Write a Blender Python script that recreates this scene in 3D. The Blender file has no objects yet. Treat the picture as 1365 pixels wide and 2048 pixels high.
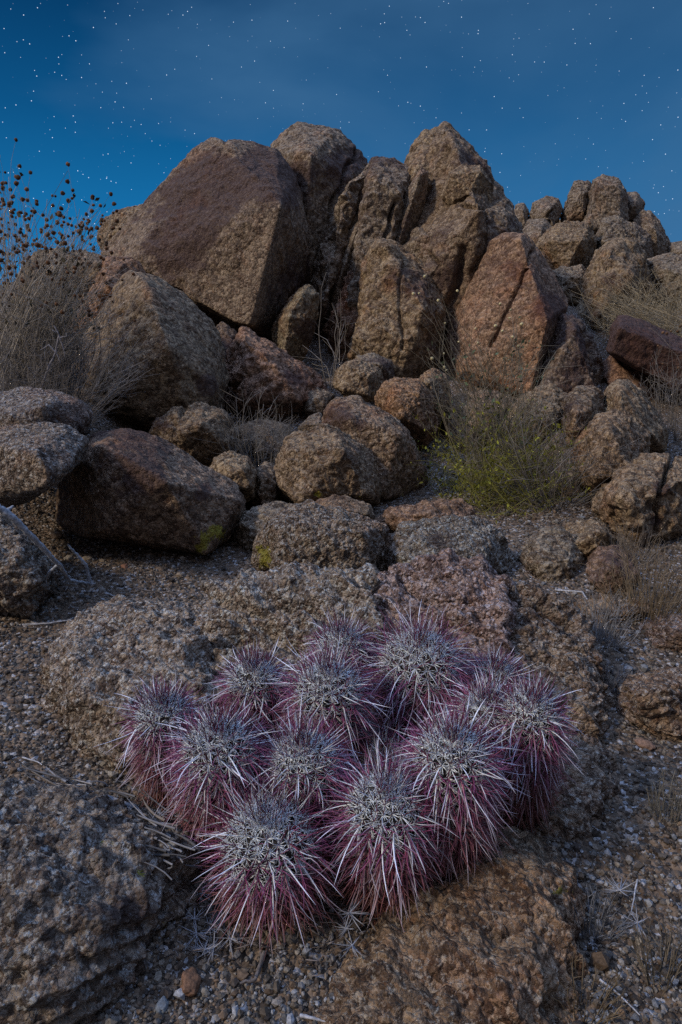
import bpy, bmesh, math, random
import numpy as np
from mathutils import Vector

random.seed(7)
RNG = np.random.default_rng(7)
S = bpy.context.scene
COL = S.collection

# ------------------------------------------------------------------ camera model
F, CX, CY, PITCH, CAMZ = 1359.0, 682.5, 1024.0, math.radians(17.3), 0.8
CP, SP = math.cos(PITCH), math.sin(PITCH)

def ray(px, py):
    u = (px - CX) / F; v = (CY - py) / F
    return np.array([u, CP + v * SP, -SP + v * CP])

def P(px, py, Y):
    d = ray(px, py)
    return np.array([0, 0, CAMZ]) + d * (Y / d[1])

def proj(V):
    x = V[:, 0]; y = V[:, 1]; z = V[:, 2] - CAMZ
    dep = np.maximum(y * CP - z * SP, 1e-3); up = y * SP + z * CP
    return CX + F * x / dep, CY - F * up / dep

# ------------------------------------------------------------------ numpy noise
def _hash(ix, iy, iz, k):
    h = (ix * 374761393 + iy * 668265263 + iz * 2147483647 + k * 974634777) & 0xFFFFFFFF
    h = ((h ^ (h >> 13)) * 1274126177) & 0xFFFFFFFF
    h = ((h ^ (h >> 16)) * 2246822519) & 0xFFFFFFFF
    return h ^ (h >> 15)

def vnoise(Pn, k=0):
    """gradient noise about -1..1"""
    Pf = np.floor(Pn); I = Pf.astype(np.int64); f = Pn - Pf
    u = f * f * f * (f * (f * 6 - 15) + 10)
    out = 0
    for dx in (0, 1):
        wx = u[:, 0] if dx else 1 - u[:, 0]
        for dy in (0, 1):
            wy = u[:, 1] if dy else 1 - u[:, 1]
            for dz in (0, 1):
                wz = u[:, 2] if dz else 1 - u[:, 2]
                h = _hash(I[:, 0] + dx, I[:, 1] + dy, I[:, 2] + dz, k)
                gx = (h & 1023) / 511.5 - 1; gy = ((h >> 10) & 1023) / 511.5 - 1; gz = ((h >> 20) & 1023) / 511.5 - 1
                out = out + wx * wy * wz * (gx * (f[:, 0] - dx) + gy * (f[:, 1] - dy) + gz * (f[:, 2] - dz))
    return out * 1.6

def worley(Pn, k=0):
    """distance to the nearest scattered point, 0..~1"""
    I = np.floor(Pn).astype(np.int64); f = Pn - I; best = np.full(len(Pn), 9.0)
    for dx in (-1, 0, 1):
        for dy in (-1, 0, 1):
            for dz in (-1, 0, 1):
                h = _hash(I[:, 0] + dx, I[:, 1] + dy, I[:, 2] + dz, k)
                a = dx + (h & 1023) / 1023. - f[:, 0]; b = dy + ((h >> 10) & 1023) / 1023. - f[:, 1]; c = dz + ((h >> 20) & 1023) / 1023. - f[:, 2]
                best = np.minimum(best, a * a + b * b + c * c)
    return np.sqrt(best)

def fbm(Pn, octs, k=0, gain=0.5, ridge=False):
    a = 1.0; t = 0; fr = 1.0
    for i in range(octs):
        n = vnoise(Pn * fr + i * 17.3, k + i)
        if ridge: n = 1 - 2 * np.abs(n) * 1.3
        t = t + a * n; a *= gain; fr *= 2.03
    return t

# ------------------------------------------------------------------ mesh helpers
def mesh_obj(name, V, Fc, mat, parent=None, loc=None, smooth=True, attrs=None, col=None):
    V = np.asarray(V, np.float32); Fc = np.asarray(Fc, np.int32)
    if loc is not None: V = V - np.asarray(loc, np.float32)
    me = bpy.data.meshes.new(name)
    n, m, s = len(V), len(Fc), Fc.shape[1]
    me.vertices.add(n); me.vertices.foreach_set('co', V.ravel())
    me.loops.add(m * s); me.loops.foreach_set('vertex_index', Fc.ravel())
    me.polygons.add(m); me.polygons.foreach_set('loop_start', np.arange(m, dtype=np.int32) * s)
    me.update(calc_edges=True)
    me.polygons.foreach_set('use_smooth', np.full(m, smooth, bool))
    if attrs:
        for k, a in attrs.items():
            at = me.attributes.new(k, 'FLOAT', 'POINT'); at.data.foreach_set('value', np.asarray(a, np.float32))
    if col is not None:
        at = me.attributes.new('col', 'FLOAT_COLOR', 'POINT')
        c4 = np.ones((n, 4), np.float32); c4[:, :3] = col
        at.data.foreach_set('color', c4.ravel())
    me.materials.append(mat)
    o = bpy.data.objects.new(name, me); COL.objects.link(o)
    if parent is not None:
        o.parent = parent
    elif loc is not None:
        o.location = tuple(float(v) for v in loc)
    return o

def tag(o, label, cat, group=None, kind=None):
    o['label'] = label
    if kind: o['kind'] = kind
    else: o['category'] = cat
    if group: o['group'] = group
    return o

def empty(name, loc):
    o = bpy.data.objects.new(name, None); COL.objects.link(o)
    o.location = tuple(float(v) for v in loc); o.empty_display_size = 0.05
    return o

_ico = {}
def ico(sub):
    if sub not in _ico:
        bm = bmesh.new(); bmesh.ops.create_icosphere(bm, subdivisions=sub, radius=1)
        bm.verts.ensure_lookup_table()
        V = np.array([v.co[:] for v in bm.verts]); Fc = np.array([[v.index for v in f.verts] for f in bm.faces])
        bm.free(); _ico[sub] = (V / np.linalg.norm(V, axis=1)[:, None], Fc)
    return _ico[sub]

def tubes(paths, radii, sides=3, flat=1.0):
    """paths (N,K,3) radii (N,K) -> verts, quads; the last ring is nearly a point"""
    N, K, _ = paths.shape
    T = np.gradient(paths, axis=1); T /= np.linalg.norm(T, axis=2, keepdims=True) + 1e-9
    ref = np.where(np.abs(T[:, :1, 2:3]) > 0.9, np.array([1., 0, 0]), np.array([0, 0, 1.]))
    A = np.cross(T, np.broadcast_to(ref, T.shape)); A /= np.linalg.norm(A, axis=2, keepdims=True) + 1e-9
    B = np.cross(T, A)
    th = np.arange(sides) * 2 * math.pi / sides
    V = paths[:, :, None, :] + radii[:, :, None, None] * (np.cos(th)[None, None, :, None] * A[:, :, None, :] + flat * np.sin(th)[None, None, :, None] * B[:, :, None, :])
    idx = np.arange(N * K * sides).reshape(N, K, sides)
    a = idx[:, :-1, :]; b = np.roll(a, -1, 2); d = idx[:, 1:, :]; c = np.roll(d, -1, 2)
    return V.reshape(-1, 3), np.stack([a, b, c, d], -1).reshape(-1, 4)

def bez(p0, p1, p2, K):
    t = np.linspace(0, 1, K)[None, :, None]
    return (1 - t) ** 2 * p0[:, None] + 2 * t * (1 - t) * p1[:, None] + t ** 2 * p2[:, None]

def leaves(C, L, W, rng, up=0.3):
    """diamond leaves at centres C"""
    n = len(C)
    d = rng.normal(size=(n, 3)); d[:, 2] = np.abs(d[:, 2]) + up; d /= np.linalg.norm(d, axis=1)[:, None]
    s = np.cross(d, rng.normal(size=(n, 3))); s /= np.linalg.norm(s, axis=1)[:, None] + 1e-9
    nn = np.cross(d, s)
    L = np.asarray(L).reshape(-1, 1) * np.ones((n, 1)); W = L * W
    V = np.stack([C, C + d * L * .5 + s * W + nn * L * .08, C + d * L, C + d * L * .5 - s * W + nn * L * .08], 1)
    return V.reshape(-1, 3), np.arange(n * 4).reshape(n, 4)

# ------------------------------------------------------------------ materials
def new_mat(name):
    m = bpy.data.materials.new(name); m.use_nodes = True
    nt = m.node_tree; nt.nodes.clear()
    out = nt.nodes.new('ShaderNodeOutputMaterial'); b = nt.nodes.new('ShaderNodeBsdfPrincipled')
    nt.links.new(b.outputs[0], out.inputs[0])
    return m, nt, b

class NT:
    def __init__(s, nt): s.nt = nt
    def n(s, t, **kw):
        x = s.nt.nodes.new(t)
        for k, v in kw.items(): setattr(x, k, v)
        return x
    def l(s, a, b): s.nt.links.new(a, b)
    def noise(s, co, scale, detail=4, rough=.6, dist=0):
        x = s.n('ShaderNodeTexNoise'); x.inputs['Scale'].default_value = scale
        x.inputs['Detail'].default_value = detail; x.inputs['Roughness'].default_value = rough
        x.inputs['Distortion'].default_value = dist; s.l(co, x.inputs['Vector']); return x.outputs['Fac']
    def vor(s, co, scale, feature='F1', out='Distance', rnd=1.0):
        x = s.n('ShaderNodeTexVoronoi', feature=feature); x.inputs['Scale'].default_value = scale
        x.inputs['Randomness'].default_value = rnd; s.l(co, x.inputs['Vector']); return x.outputs[out]
    def ramp(s, fac, stops, interp='LINEAR'):
        x = s.n('ShaderNodeValToRGB'); r = x.color_ramp; r.interpolation = interp
        while len(r.elements) < len(stops): r.elements.new(0.5)
        for e, (p, c) in zip(r.elements, stops):
            e.position = p; e.color = (c, c, c, 1) if isinstance(c, (int, float)) else (*c, 1)
        s.l(fac, x.inputs[0]); return x.outputs[0]
    def mix(s, fac, a, b, mode='MIX'):
        x = s.n('ShaderNodeMix', data_type='RGBA', blend_type=mode)
        for i, v in ((0, fac), (6, a), (7, b)):
            if isinstance(v, (int, float)): x.inputs[i].default_value = v
            elif isinstance(v, tuple): x.inputs[i].default_value = (*v, 1)
            else: s.l(v, x.inputs[i])
        return x.outputs[2]
    def math(s, op, a, b=0.0, clamp=False):
        x = s.n('ShaderNodeMath', operation=op, use_clamp=clamp)
        for i, v in ((0, a), (1, b)):
            if isinstance(v, (int, float)): x.inputs[i].default_value = v
            else: s.l(v, x.inputs[i])
        return x.outputs[0]
    def attr(s, name, out='Fac'):
        x = s.n('ShaderNodeAttribute', attribute_name=name); return x.outputs[out]

def granite(name, k=1.0, bump=1.0, cool=0.0, dark=1.0):
    """k scales the grain: 1 = close by (6 mm), 0.5 = coarse far boulders"""
    m, nt, b = new_mat(name); q = NT(nt)
    tc = q.n('ShaderNodeTexCoord'); oi = q.n('ShaderNodeObjectInfo')
    off = q.n('ShaderNodeVectorMath', operation='ADD'); q.l(tc.outputs['Object'], off.inputs[0])
    sc = q.math('MULTIPLY', oi.outputs['Random'], 40.0); q.l(sc, off.inputs[1]); co = off.outputs[0]
    big = q.noise(co, 1.7 * k ** .5, 5, .62, .4)
    mid = q.noise(co, 9 * k, 6, .72, .3)
    fine = q.noise(co, 55 * k, 5, .7)
    wob = q.n('ShaderNodeTexNoise'); wob.inputs['Scale'].default_value = 130 * k; q.l(co, wob.inputs['Vector'])
    wv = q.n('ShaderNodeVectorMath', operation='MULTIPLY_ADD'); q.l(wob.outputs['Color'], wv.inputs[0]); wv.inputs[1].default_value = ((.005 if cool else .010) / k,) * 3; q.l(co, wv.inputs[2])
    cw = wv.outputs[0]
    gr = q.vor(cw, 150 * k, 'F1', 'Color')
    grd = q.vor(cw, 150 * k, 'F1', 'Distance')
    clod = q.math('SUBTRACT', 1.0, q.vor(cw, 62 * k, 'F1', 'Distance'))
    nod = q.n('ShaderNodeSeparateColor'); q.l(q.vor(cw, 62 * k, 'F1', 'Color'), nod.inputs[0])
    spk = q.noise(co, 95 * k, 6, .8, .6); spk2 = q.noise(cw, 38 * k, 6, .75)
    sep = q.n('ShaderNodeSeparateColor'); q.l(gr, sep.inputs[0])
    base = q.ramp(mid, [(.30, (.110, .076, .052)), (.48, (.205, .153, .108)), (.62, (.30, .24, .175)), (.78, (.40, .335, .25))])
    base = q.mix(q.ramp(spk2, [(.36, .85), (.5, 0.0)]), base, q.mix(.7, base, (.03, .022, .018)))
    base = q.mix(q.ramp(spk, [(.42, .9), (.50, 0.0)]), base, q.mix(.75, base, (.025, .019, .016)))
    base = q.mix(q.ramp(spk, [(.52, 0.0), (.62, .85)]), base, (.56, .50, .41))
    base = q.mix(q.ramp(sep.outputs[0], [(.70, 0.0), (.95, .55)]), base, (.46, .40, .32))
    base = q.mix(q.ramp(sep.outputs[1], [(.62, 0.0), (.85, .6)]), base, (.045, .033, .027))
    base = q.mix(q.ramp(sep.outputs[2], [(.84, 0.0), (.95, .35)]), base, (.29, .17, .105))
    base = q.mix(q.ramp(nod.outputs[0], [(.45, 0.0), (.95, .55)]), base, (.44, .38, .29))
    base = q.mix(q.ramp(nod.outputs[1], [(.50, 0.0), (.95, .65)]), base, (.05, .037, .03))
    base = q.mix(q.ramp(q.noise(co, 17 * k, 5, .75), [(.34, .6), (.5, 0.0)]), base, q.mix(.8, base, (.04, .028, .022)))
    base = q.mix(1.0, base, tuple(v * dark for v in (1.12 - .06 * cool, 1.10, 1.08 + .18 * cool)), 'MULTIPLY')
    if cool: base = q.mix(q.ramp(q.noise(cw, 85, 4, .7), [(.54, 0.0), (.62, .85)]), base, (.52, .56, .60))
    # desert varnish: dark purplish coat in large patches
    va = q.attr('varnish')
    vn = q.math('ADD', q.math('MULTIPLY', big, 1.1), q.math('MULTIPLY', mid, .5))
    vn = q.math('ADD', vn, q.math('MULTIPLY', fine, .35))
    vm = q.ramp(q.math('SUBTRACT', q.math('ADD', vn, va), .62), [(.48, 0.0), (.62, .86)])
    vcol = q.mix(q.ramp(sep.outputs[0], [(.55, 0.0), (.9, .6)]), (.052, .034, .034), (.12, .085, .07))
    base = q.mix(vm, base, vcol)
    # rust stain
    rn = q.noise(co, 3.1, 5, .6, .5)
    base = q.mix(q.ramp(rn, [(.55, 0.0), (.72, .45)]), base, q.mix(1.0, base, (1.25, .72, .45), 'MULTIPLY'))
    # lichen
    la = q.attr('lichen')
    lm = q.ramp(q.math('ADD', q.math('MULTIPLY', q.noise(co, 34 * k, 6, .8), 1.5), q.math('MULTIPLY', la, .62)), [(.98, 0.0), (1.0, .9)])
    base = q.mix(lm, base, q.mix(fine, (.15, .15, .02), (.36, .36, .05)))
    pa = q.attr('pale')
    pm = q.ramp(q.math('ADD', q.noise(co, 20 * k, 5, .7), q.math('MULTIPLY', pa, .35)), [(.68, 0.0), (.78, .7)])
    base = q.mix(pm, base, (.43, .44, .42))
    tint = q.mix(1.0, base, oi.outputs['Color'], 'MULTIPLY')
    q.l(tint, b.inputs['Base Color'])
    b.inputs['Roughness'].default_value = .88
    b.inputs['Specular IOR Level'].default_value = .25
    h = q.math('ADD', q.math('MULTIPLY', spk2, .8), q.math('MULTIPLY', fine, .55)); h = q.math('ADD', h, q.math('MULTIPLY', spk, .35))
    h = q.math('ADD', h, q.math('MULTIPLY', grd, -.5))
    h = q.math('ADD', h, q.math('MULTIPLY', clod, .9))
    h = q.math('ADD', h, q.math('MULTIPLY', mid, .9))
    bp = q.n('ShaderNodeBump'); bp.inputs['Strength'].default_value = min(1, bump); bp.inputs['Distance'].default_value = .030 / k * bump
    q.l(h, bp.inputs['Height']); q.l(bp.outputs[0], b.inputs['Normal'])
    return m

def col_mat(name, rough=.6, spec=.3, noise_amt=.25, scale=80, bump=0):
    m, nt, b = new_mat(name); q = NT(nt)
    tc = q.n('ShaderNodeTexCoord')
    c = q.attr('col', 'Color')
    nz = q.noise(tc.outputs['Object'], scale, 4, .6)
    f = q.ramp(nz, [(.3, 1 - noise_amt), (.7, 1 + noise_amt)])
    q.l(q.mix(1.0, c, f, 'MULTIPLY'), b.inputs['Base Color'])
    b.inputs['Roughness'].default_value = rough; b.inputs['Specular IOR Level'].default_value = spec
    if bump:
        bp = q.n('ShaderNodeBump'); bp.inputs['Strength'].default_value = .8; bp.inputs['Distance'].default_value = bump
        q.l(nz, bp.inputs['Height']); q.l(bp.outputs[0], b.inputs['Normal'])
    return m

M_NEAR = granite('granite_near', 1.15, 1.0, 1.0)
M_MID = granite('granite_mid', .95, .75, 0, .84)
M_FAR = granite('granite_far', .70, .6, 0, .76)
M_SPINE = col_mat('spine', .45, .4, .15, 300)
M_BODY = col_mat('cactus_skin', .6, .3, .3, 60)
M_STEM = col_mat('dry_stem', .8, .2, .3, 30)
M_WOOD = col_mat('weathered_wood', .9, .15, .5, 160, .002)
M_PEB = col_mat('pebble', .85, .25, .45, 350, .001)

def ground_mat():
    m, nt, b = new_mat('decomposed_granite'); q = NT(nt)
    tc = q.n('ShaderNodeTexCoord'); co = tc.outputs['Object']
    big = q.noise(co, 1.3, 5, .6); mid = q.noise(co, 14, 6, .7)
    gr = q.vor(co, 110, 'F1', 'Color'); grd = q.vor(co, 110); gr2 = q.vor(co, 48, 'F1', 'Color'); gd2 = q.vor(co, 48)
    sep = q.n('ShaderNodeSeparateColor'); q.l(gr, sep.inputs[0])
    sep2 = q.n('ShaderNodeSeparateColor'); q.l(gr2, sep2.inputs[0])
    base = q.ramp(mid, [(.3, (.040, .032, .027)), (.5, (.10, .080, .062)), (.72, (.19, .16, .13))])
    base = q.mix(q.ramp(sep.outputs[0], [(.1, .0), (.9, .8)]), base, (.24, .185, .14))
    base = q.mix(q.ramp(sep.outputs[1], [(.6, 0.0), (.75, .8)]), base, (.035, .026, .02))
    base = q.mix(q.ramp(sep.outputs[2], [(.86, 0.0), (.9, .8)]), base, (.42, .43, .46))
    base = q.mix(q.ramp(sep2.outputs[0], [(.7, 0.0), (.8, .6)]), base, (.13, .095, .07))
    base = q.mix(q.ramp(big, [(.4, 0.0), (.65, .5)]), base, q.mix(1.0, base, (.6, .55, .5), 'MULTIPLY'))
    q.l(base, b.inputs['Base Color']); b.inputs['Roughness'].default_value = .92
    b.inputs['Specular IOR Level'].default_value = .2
    h = q.math('ADD', q.math('MULTIPLY', grd, -.8), q.math('MULTIPLY', gd2, -1.2))
    h = q.math('ADD', h, q.math('MULTIPLY', mid, 1.0))
    bp = q.n('ShaderNodeBump'); bp.inputs['Strength'].default_value = 1; bp.inputs['Distance'].default_value = .012
    q.l(h, bp.inputs['Height']); q.l(bp.outputs[0], b.inputs['Normal'])
    return m
M_GROUND = ground_mat()

# ------------------------------------------------------------------ ground
_ys = np.linspace(-400, 400, 80001)
_gp = np.interp(_ys, [-400, 0, 2.0, 2.7, 3.5, 4.3, 5.0, 6.0, 8.0, 10.5, 13, 20, 60, 400],
                [0, 0, .0, .0, .03, .12, .28, .60, 1.0, .9, .3, -1.2, -3, -4])
_k = np.hanning(61); _gp = np.convolve(np.pad(_gp, 30, 'edge'), _k / _k.sum(), 'valid')
def sst(a, b, x):
    t = np.clip((x - a) / (b - a), 0, 1); return t * t * (3 - 2 * t)
def gz(x, y):
    x = np.asarray(x, float); y = np.asarray(y, float)
    z = np.interp(y, _ys, _gp)
    near = np.exp(-(y / 9) ** 2)
    z = z + .30 * sst(-.85, -1.35, x) * sst(2.3, 3.0, y) * near
    z = z + .06 * sst(.45, 1.0, x) * sst(1.2, 2.2, y) * near
    z = z - .9 * sst(-3.0, -4.5, x) * sst(5, 7, y) * near
    return z
def H(px, py, h=0.0):
    """point on the ray through px,py where the height above the ground is h"""
    d = ray(px, py); t = np.concatenate([np.linspace(.25, 3, 1200), np.linspace(3.01, 12, 1200)])
    X, Y_, Z = d[0] * t, d[1] * t, CAMZ + d[2] * t
    g = Z - gz(X, Y_) - h; i = np.argmax(g < 0)
    if i == 0: i = len(t) - 1
    a = g[i - 1] / (g[i - 1] - g[i] + 1e-12); tt = t[i - 1] + a * (t[i] - t[i - 1])
    return np.array([0, 0, CAMZ]) + d * tt

def gfull(x, y):
    P3 = np.stack([x, y, np.zeros_like(x)], 1); r = np.hypot(x, y)
    z = gz(x, y) + .03 * np.minimum(r, 4) / 2 * vnoise(P3 * 1.4, 3) + .010 * vnoise(P3 * 6, 4)
    z = z + np.where(r < 8, .0045 * fbm(P3 * 30, 2, 5), 0) + np.where(r < 4, .0022 * vnoise(P3 * 110, 8), 0)
    z = z + np.where(r > 8, .25 * vnoise(P3 * .2, 6) * sst(8, 30, r), 0)
    return z

def build_ground():
    rr = np.concatenate([[0.02], np.geomspace(.15, 6, 1000), np.geomspace(6.1, 600, 160)])
    az = np.concatenate([np.linspace(-.62, .62, 620), np.linspace(.64, 2 * math.pi - .64, 150)])
    R, A = np.meshgrid(rr, az, indexing='ij'); x = (R * np.sin(A)).ravel(); y = (R * np.cos(A)).ravel()
    z = gfull(x, y)
    n, m = R.shape; idx = np.arange(n * m).reshape(n, m)
    a = idx[:-1]; b = np.roll(a, -1, 1); d = idx[1:]; c = np.roll(d, -1, 1)
    Fc = np.stack([a, b, c, d], -1).reshape(-1, 4)
    o = mesh_obj('ground', np.stack([x, y, z], 1), Fc[:, ::-1], M_GROUND)
    tag(o, 'coarse brown granite gravel ground sloping up to the boulders', None, kind='structure')
build_ground()

# ------------------------------------------------------------------ rocks
def seg_dist(px, py, line):
    d = np.full(px.shape, 1e9)
    for (x0, y0), (x1, y1) in zip(line[:-1], line[1:]):
        vx, vy = x1 - x0, y1 - y0; L = vx * vx + vy * vy + 1e-9
        t = np.clip(((px - x0) * vx + (py - y0) * vy) / L, 0, 1)
        d = np.minimum(d, np.hypot(px - x0 - t * vx, py - y0 - t * vy))
    return d

ROCKSEED = [100]
def hull_rock(name, label, pts, mat, cat='boulder', group=None, tint=(1, 1, 1), var=0.0, lich=0.0, amp=1.0, p=22, lvl=7,
              cracks=(), marks=(), grain=0.0, lumps=0.0, strat=0.0, chips=3):
    ROCKSEED[0] += 1; seed = ROCKSEED[0]
    pts = np.asarray(pts, float)
    bm = bmesh.new()
    for v in pts: bm.verts.new(v)
    bmesh.ops.convex_hull(bm, input=bm.verts)
    hv = np.array([v.co[:] for v in bm.verts if v.link_faces]); c = (hv.min(0) + hv.max(0)) / 2 * .5 + hv.mean(0) * .5
    pl = []
    for f in bm.faces:
        f.normal_update(); n = np.array(f.normal[:]); q = np.array(f.verts[0].co[:])
        if f.calc_area() < 1e-7: continue
        h = n @ (q - c)
        if h < 0: n, h = -n, -h
        if not any((n @ a[0]) > .995 and abs(h - a[1]) < .03 * h + .002 for a in pl): pl.append((n, max(h, 1e-3)))
    bm.free()
    rch = np.random.default_rng(seed)
    for _ in range(chips):
        tc_ = np.array([0, 0, CAMZ]) - c; tc_ /= np.linalg.norm(tc_)
        n = rch.normal(size=3); n /= np.linalg.norm(n); n = n + tc_ * rch.uniform(.5, 1.2) + np.array([0, 0, .15]); n /= np.linalg.norm(n)
        h = (n @ (hv - c).T).max() * rch.uniform(.88, .96); pl.append((n, h))
    Nn = np.array([a[0] for a in pl]); Hh = np.array([a[1] for a in pl])
    D, Fc = ico(lvl); p = p * 4.5
    ext = (hv.max(0) - hv.min(0)) / 2
    d = D * ext; d /= np.linalg.norm(d, axis=1)[:, None]
    acc = np.zeros(len(d)); g = np.zeros((len(d), 3))
    for n, h in zip(Nn, Hh):
        w = np.maximum(d @ n / h, 0) ** p
        acc += w; g += w[:, None] * (n / h)
    r = acc ** (-1 / p); V = c + d * r[:, None] * 1.012; nrm = g / (np.linalg.norm(g, axis=1)[:, None] + 1e-9)
    s = float(np.sort(ext)[1] * 2)
    Q = V + seed * 3.71
    disp = s * amp * (.026 * vnoise(Q * 1.6 / s, seed) + .022 * vnoise(Q * 3.6 / s, seed + 1) + .020 * fbm(Q * 8 / s, 3, seed + 2, .55)
                      + .010 * fbm(Q * 12 / s, 2, seed + 9, .6, True))
    if strat:   # weathered ledges, a little tilted
        sv = Q @ np.array([.15, .25, 1.0]) * 14 / s + vnoise(Q * 3 / s, seed + 20) * 1.5
        disp = disp + strat * s * (np.abs((sv % 1) - .5) - .25) * .06
    if lumps: disp = disp + lumps * s * .035 * (np.abs(vnoise(Q * 5 / s, seed + 30)) * 2 - .6)
    if grain:
        disp = disp + grain * (.0015 * np.abs(vnoise(Q * 70, seed + 40)) + .0025 * vnoise(Q * 36, seed + 41)
                               + .004 * (.5 - worley(Q * 55, seed + 43)) + (.003 * (.5 - worley(Q * 105, seed + 44)) if lvl > 7 else 0)
                               + (.007 * fbm(Q * 11, 2, seed + 45, .6, True)))
    disp = disp + .003 * min(1, s) * fbm(Q * 22, 2, seed + 60) + .006 * min(1, s) * vnoise(Q * 7, seed + 63)
    px, py = proj(V)
    front = (nrm @ (np.array([0, 0, CAMZ]) - c)) > -.1 * np.linalg.norm(c)
    for line, wpx, dep in cracks:
        wob = 6 * vnoise(Q * 9 / s, seed + 50)
        dd = seg_dist(px + wob, py + wob, line)
        disp = disp - dep * np.exp(-(dd / wpx) ** 2) * front
    va = np.full(len(V), var - (0.01 if c[1] > 3.8 else .05)); li = np.full(len(V), lich - .25); pa = np.full(len(V), -.3)
    for kind, mx, my, mr, ms in marks:
        e = ms * np.exp(-(((px - mx) ** 2 + (py - my) ** 2) / mr ** 2)) * front
        if kind == 'v': va = va + e
        elif kind == 'l': li = li + e
        else: pa = pa + e
    V = V + nrm * disp[:, None]
    loc = np.array([c[0], c[1], V[:, 2].min()])
    o = mesh_obj(name, V, Fc, mat, loc=loc, attrs={'varnish': va, 'lichen': li, 'pale': pa})
    o.color = (*tint, 1)
    tag(o, label, cat, group)
    return o

def boulder(name, label, outline, Y, T, front=None, shrink=.62, drop=.10, mat=None, back=.72, tilt=0.0, **kw):
    """outline in pixels of the photo at distance Y; T = half depth; tilt leans the top away"""
    O = np.array([o[:2] for o in outline], float); cen = O.mean(0)
    y0, y1 = O[:, 1].min(), O[:, 1].max(); hh = y1 - y0
    def yy(py, Yb): return Yb + tilt * ((y1 - py) / hh - .5)
    pts = [P(x, y, yy(y, Y)) for x, y in O]
    rs = random.Random(int(O.sum()) % 9999)
    if front is None:
        a0 = rs.uniform(0, 6.28); nf = rs.choice((3, 4, 4, 5)); wx = (O[:, 0].max() - O[:, 0].min()) / 2
        for i in range(nf):
            a_ = a0 + i * 6.283 / nf + rs.uniform(-.35, .35); k_ = rs.uniform(.35, .72)
            pts.append(P(cen[0] + math.cos(a_) * wx * k_, cen[1] + math.sin(a_) * hh / 2 * k_ + drop * hh, yy(cen[1], Y - T * rs.uniform(.7, 1.1))))
    else:
        for x, y, f in front: pts.append(P(x, y, yy(y, Y - T * f)))
    for x, y in O:
        q = cen + (np.array([x, y]) - cen) * back
        pts.append(P(q[0], q[1], yy(q[1], Y + T)))
    if front is not None: kw.setdefault('chips', 0)
    mat = mat or (M_FAR if Y > 3.8 else M_MID)
    return hull_rock(name, label, pts, mat, **kw)

GR = 'granite boulders of the rock pile'
BROWN = (1, .95, .88); GREY = (.92, .94, .95); RED = (1.12, .88, .78); DARK = (.62, .56, .56); PALE = (1.15, 1.12, 1.05); TAN = (1.08, 1.0, .86)

def B(label, outline, Y, T, name='boulder', **kw): return boulder(name, label, outline, Y, T, group=GR, **kw)

# --- skyline
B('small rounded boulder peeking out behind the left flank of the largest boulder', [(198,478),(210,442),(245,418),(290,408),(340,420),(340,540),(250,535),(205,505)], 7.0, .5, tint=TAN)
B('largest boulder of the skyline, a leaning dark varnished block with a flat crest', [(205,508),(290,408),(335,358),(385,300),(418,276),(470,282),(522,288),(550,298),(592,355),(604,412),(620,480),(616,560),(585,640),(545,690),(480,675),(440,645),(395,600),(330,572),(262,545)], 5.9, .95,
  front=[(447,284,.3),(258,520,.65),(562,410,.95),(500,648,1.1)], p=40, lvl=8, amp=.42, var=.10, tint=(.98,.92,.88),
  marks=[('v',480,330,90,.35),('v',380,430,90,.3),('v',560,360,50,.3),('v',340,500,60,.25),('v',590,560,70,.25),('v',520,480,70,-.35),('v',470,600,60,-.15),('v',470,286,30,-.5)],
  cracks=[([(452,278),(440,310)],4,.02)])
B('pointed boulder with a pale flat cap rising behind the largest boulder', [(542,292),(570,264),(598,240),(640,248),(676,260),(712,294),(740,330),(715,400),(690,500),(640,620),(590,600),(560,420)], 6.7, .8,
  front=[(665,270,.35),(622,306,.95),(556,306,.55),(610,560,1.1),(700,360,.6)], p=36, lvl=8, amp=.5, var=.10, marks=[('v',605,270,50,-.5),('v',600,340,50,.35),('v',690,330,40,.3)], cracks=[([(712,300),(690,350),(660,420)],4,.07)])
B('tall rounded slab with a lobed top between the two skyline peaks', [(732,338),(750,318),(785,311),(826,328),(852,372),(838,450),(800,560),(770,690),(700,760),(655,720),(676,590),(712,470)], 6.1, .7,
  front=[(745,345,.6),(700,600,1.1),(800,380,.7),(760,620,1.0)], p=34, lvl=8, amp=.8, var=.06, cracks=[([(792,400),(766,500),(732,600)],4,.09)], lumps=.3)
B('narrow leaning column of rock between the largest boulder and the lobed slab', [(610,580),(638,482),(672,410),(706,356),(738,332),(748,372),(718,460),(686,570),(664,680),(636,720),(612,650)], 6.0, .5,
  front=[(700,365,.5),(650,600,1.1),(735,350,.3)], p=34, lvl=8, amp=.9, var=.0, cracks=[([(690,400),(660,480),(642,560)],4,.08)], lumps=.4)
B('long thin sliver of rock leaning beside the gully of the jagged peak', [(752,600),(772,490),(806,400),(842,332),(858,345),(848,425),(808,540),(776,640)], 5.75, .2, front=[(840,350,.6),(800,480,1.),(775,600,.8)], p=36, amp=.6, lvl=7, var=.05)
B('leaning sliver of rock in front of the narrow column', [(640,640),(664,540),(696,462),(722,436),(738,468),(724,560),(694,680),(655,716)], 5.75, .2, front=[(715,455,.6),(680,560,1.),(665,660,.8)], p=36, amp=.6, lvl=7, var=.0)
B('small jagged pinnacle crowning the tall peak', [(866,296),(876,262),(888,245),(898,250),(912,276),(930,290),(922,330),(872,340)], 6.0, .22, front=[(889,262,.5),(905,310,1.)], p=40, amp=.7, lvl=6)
B('thin fin of rock leaning against the left side of the tall jagged peak', [(808,322),(826,285),(848,260),(872,262),(888,250),(896,280),(892,330),(868,400),(838,470),(806,510),(790,470),(806,390)], 6.3, .45, amp=.6, var=.0, lumps=.3, tint=TAN)
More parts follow.
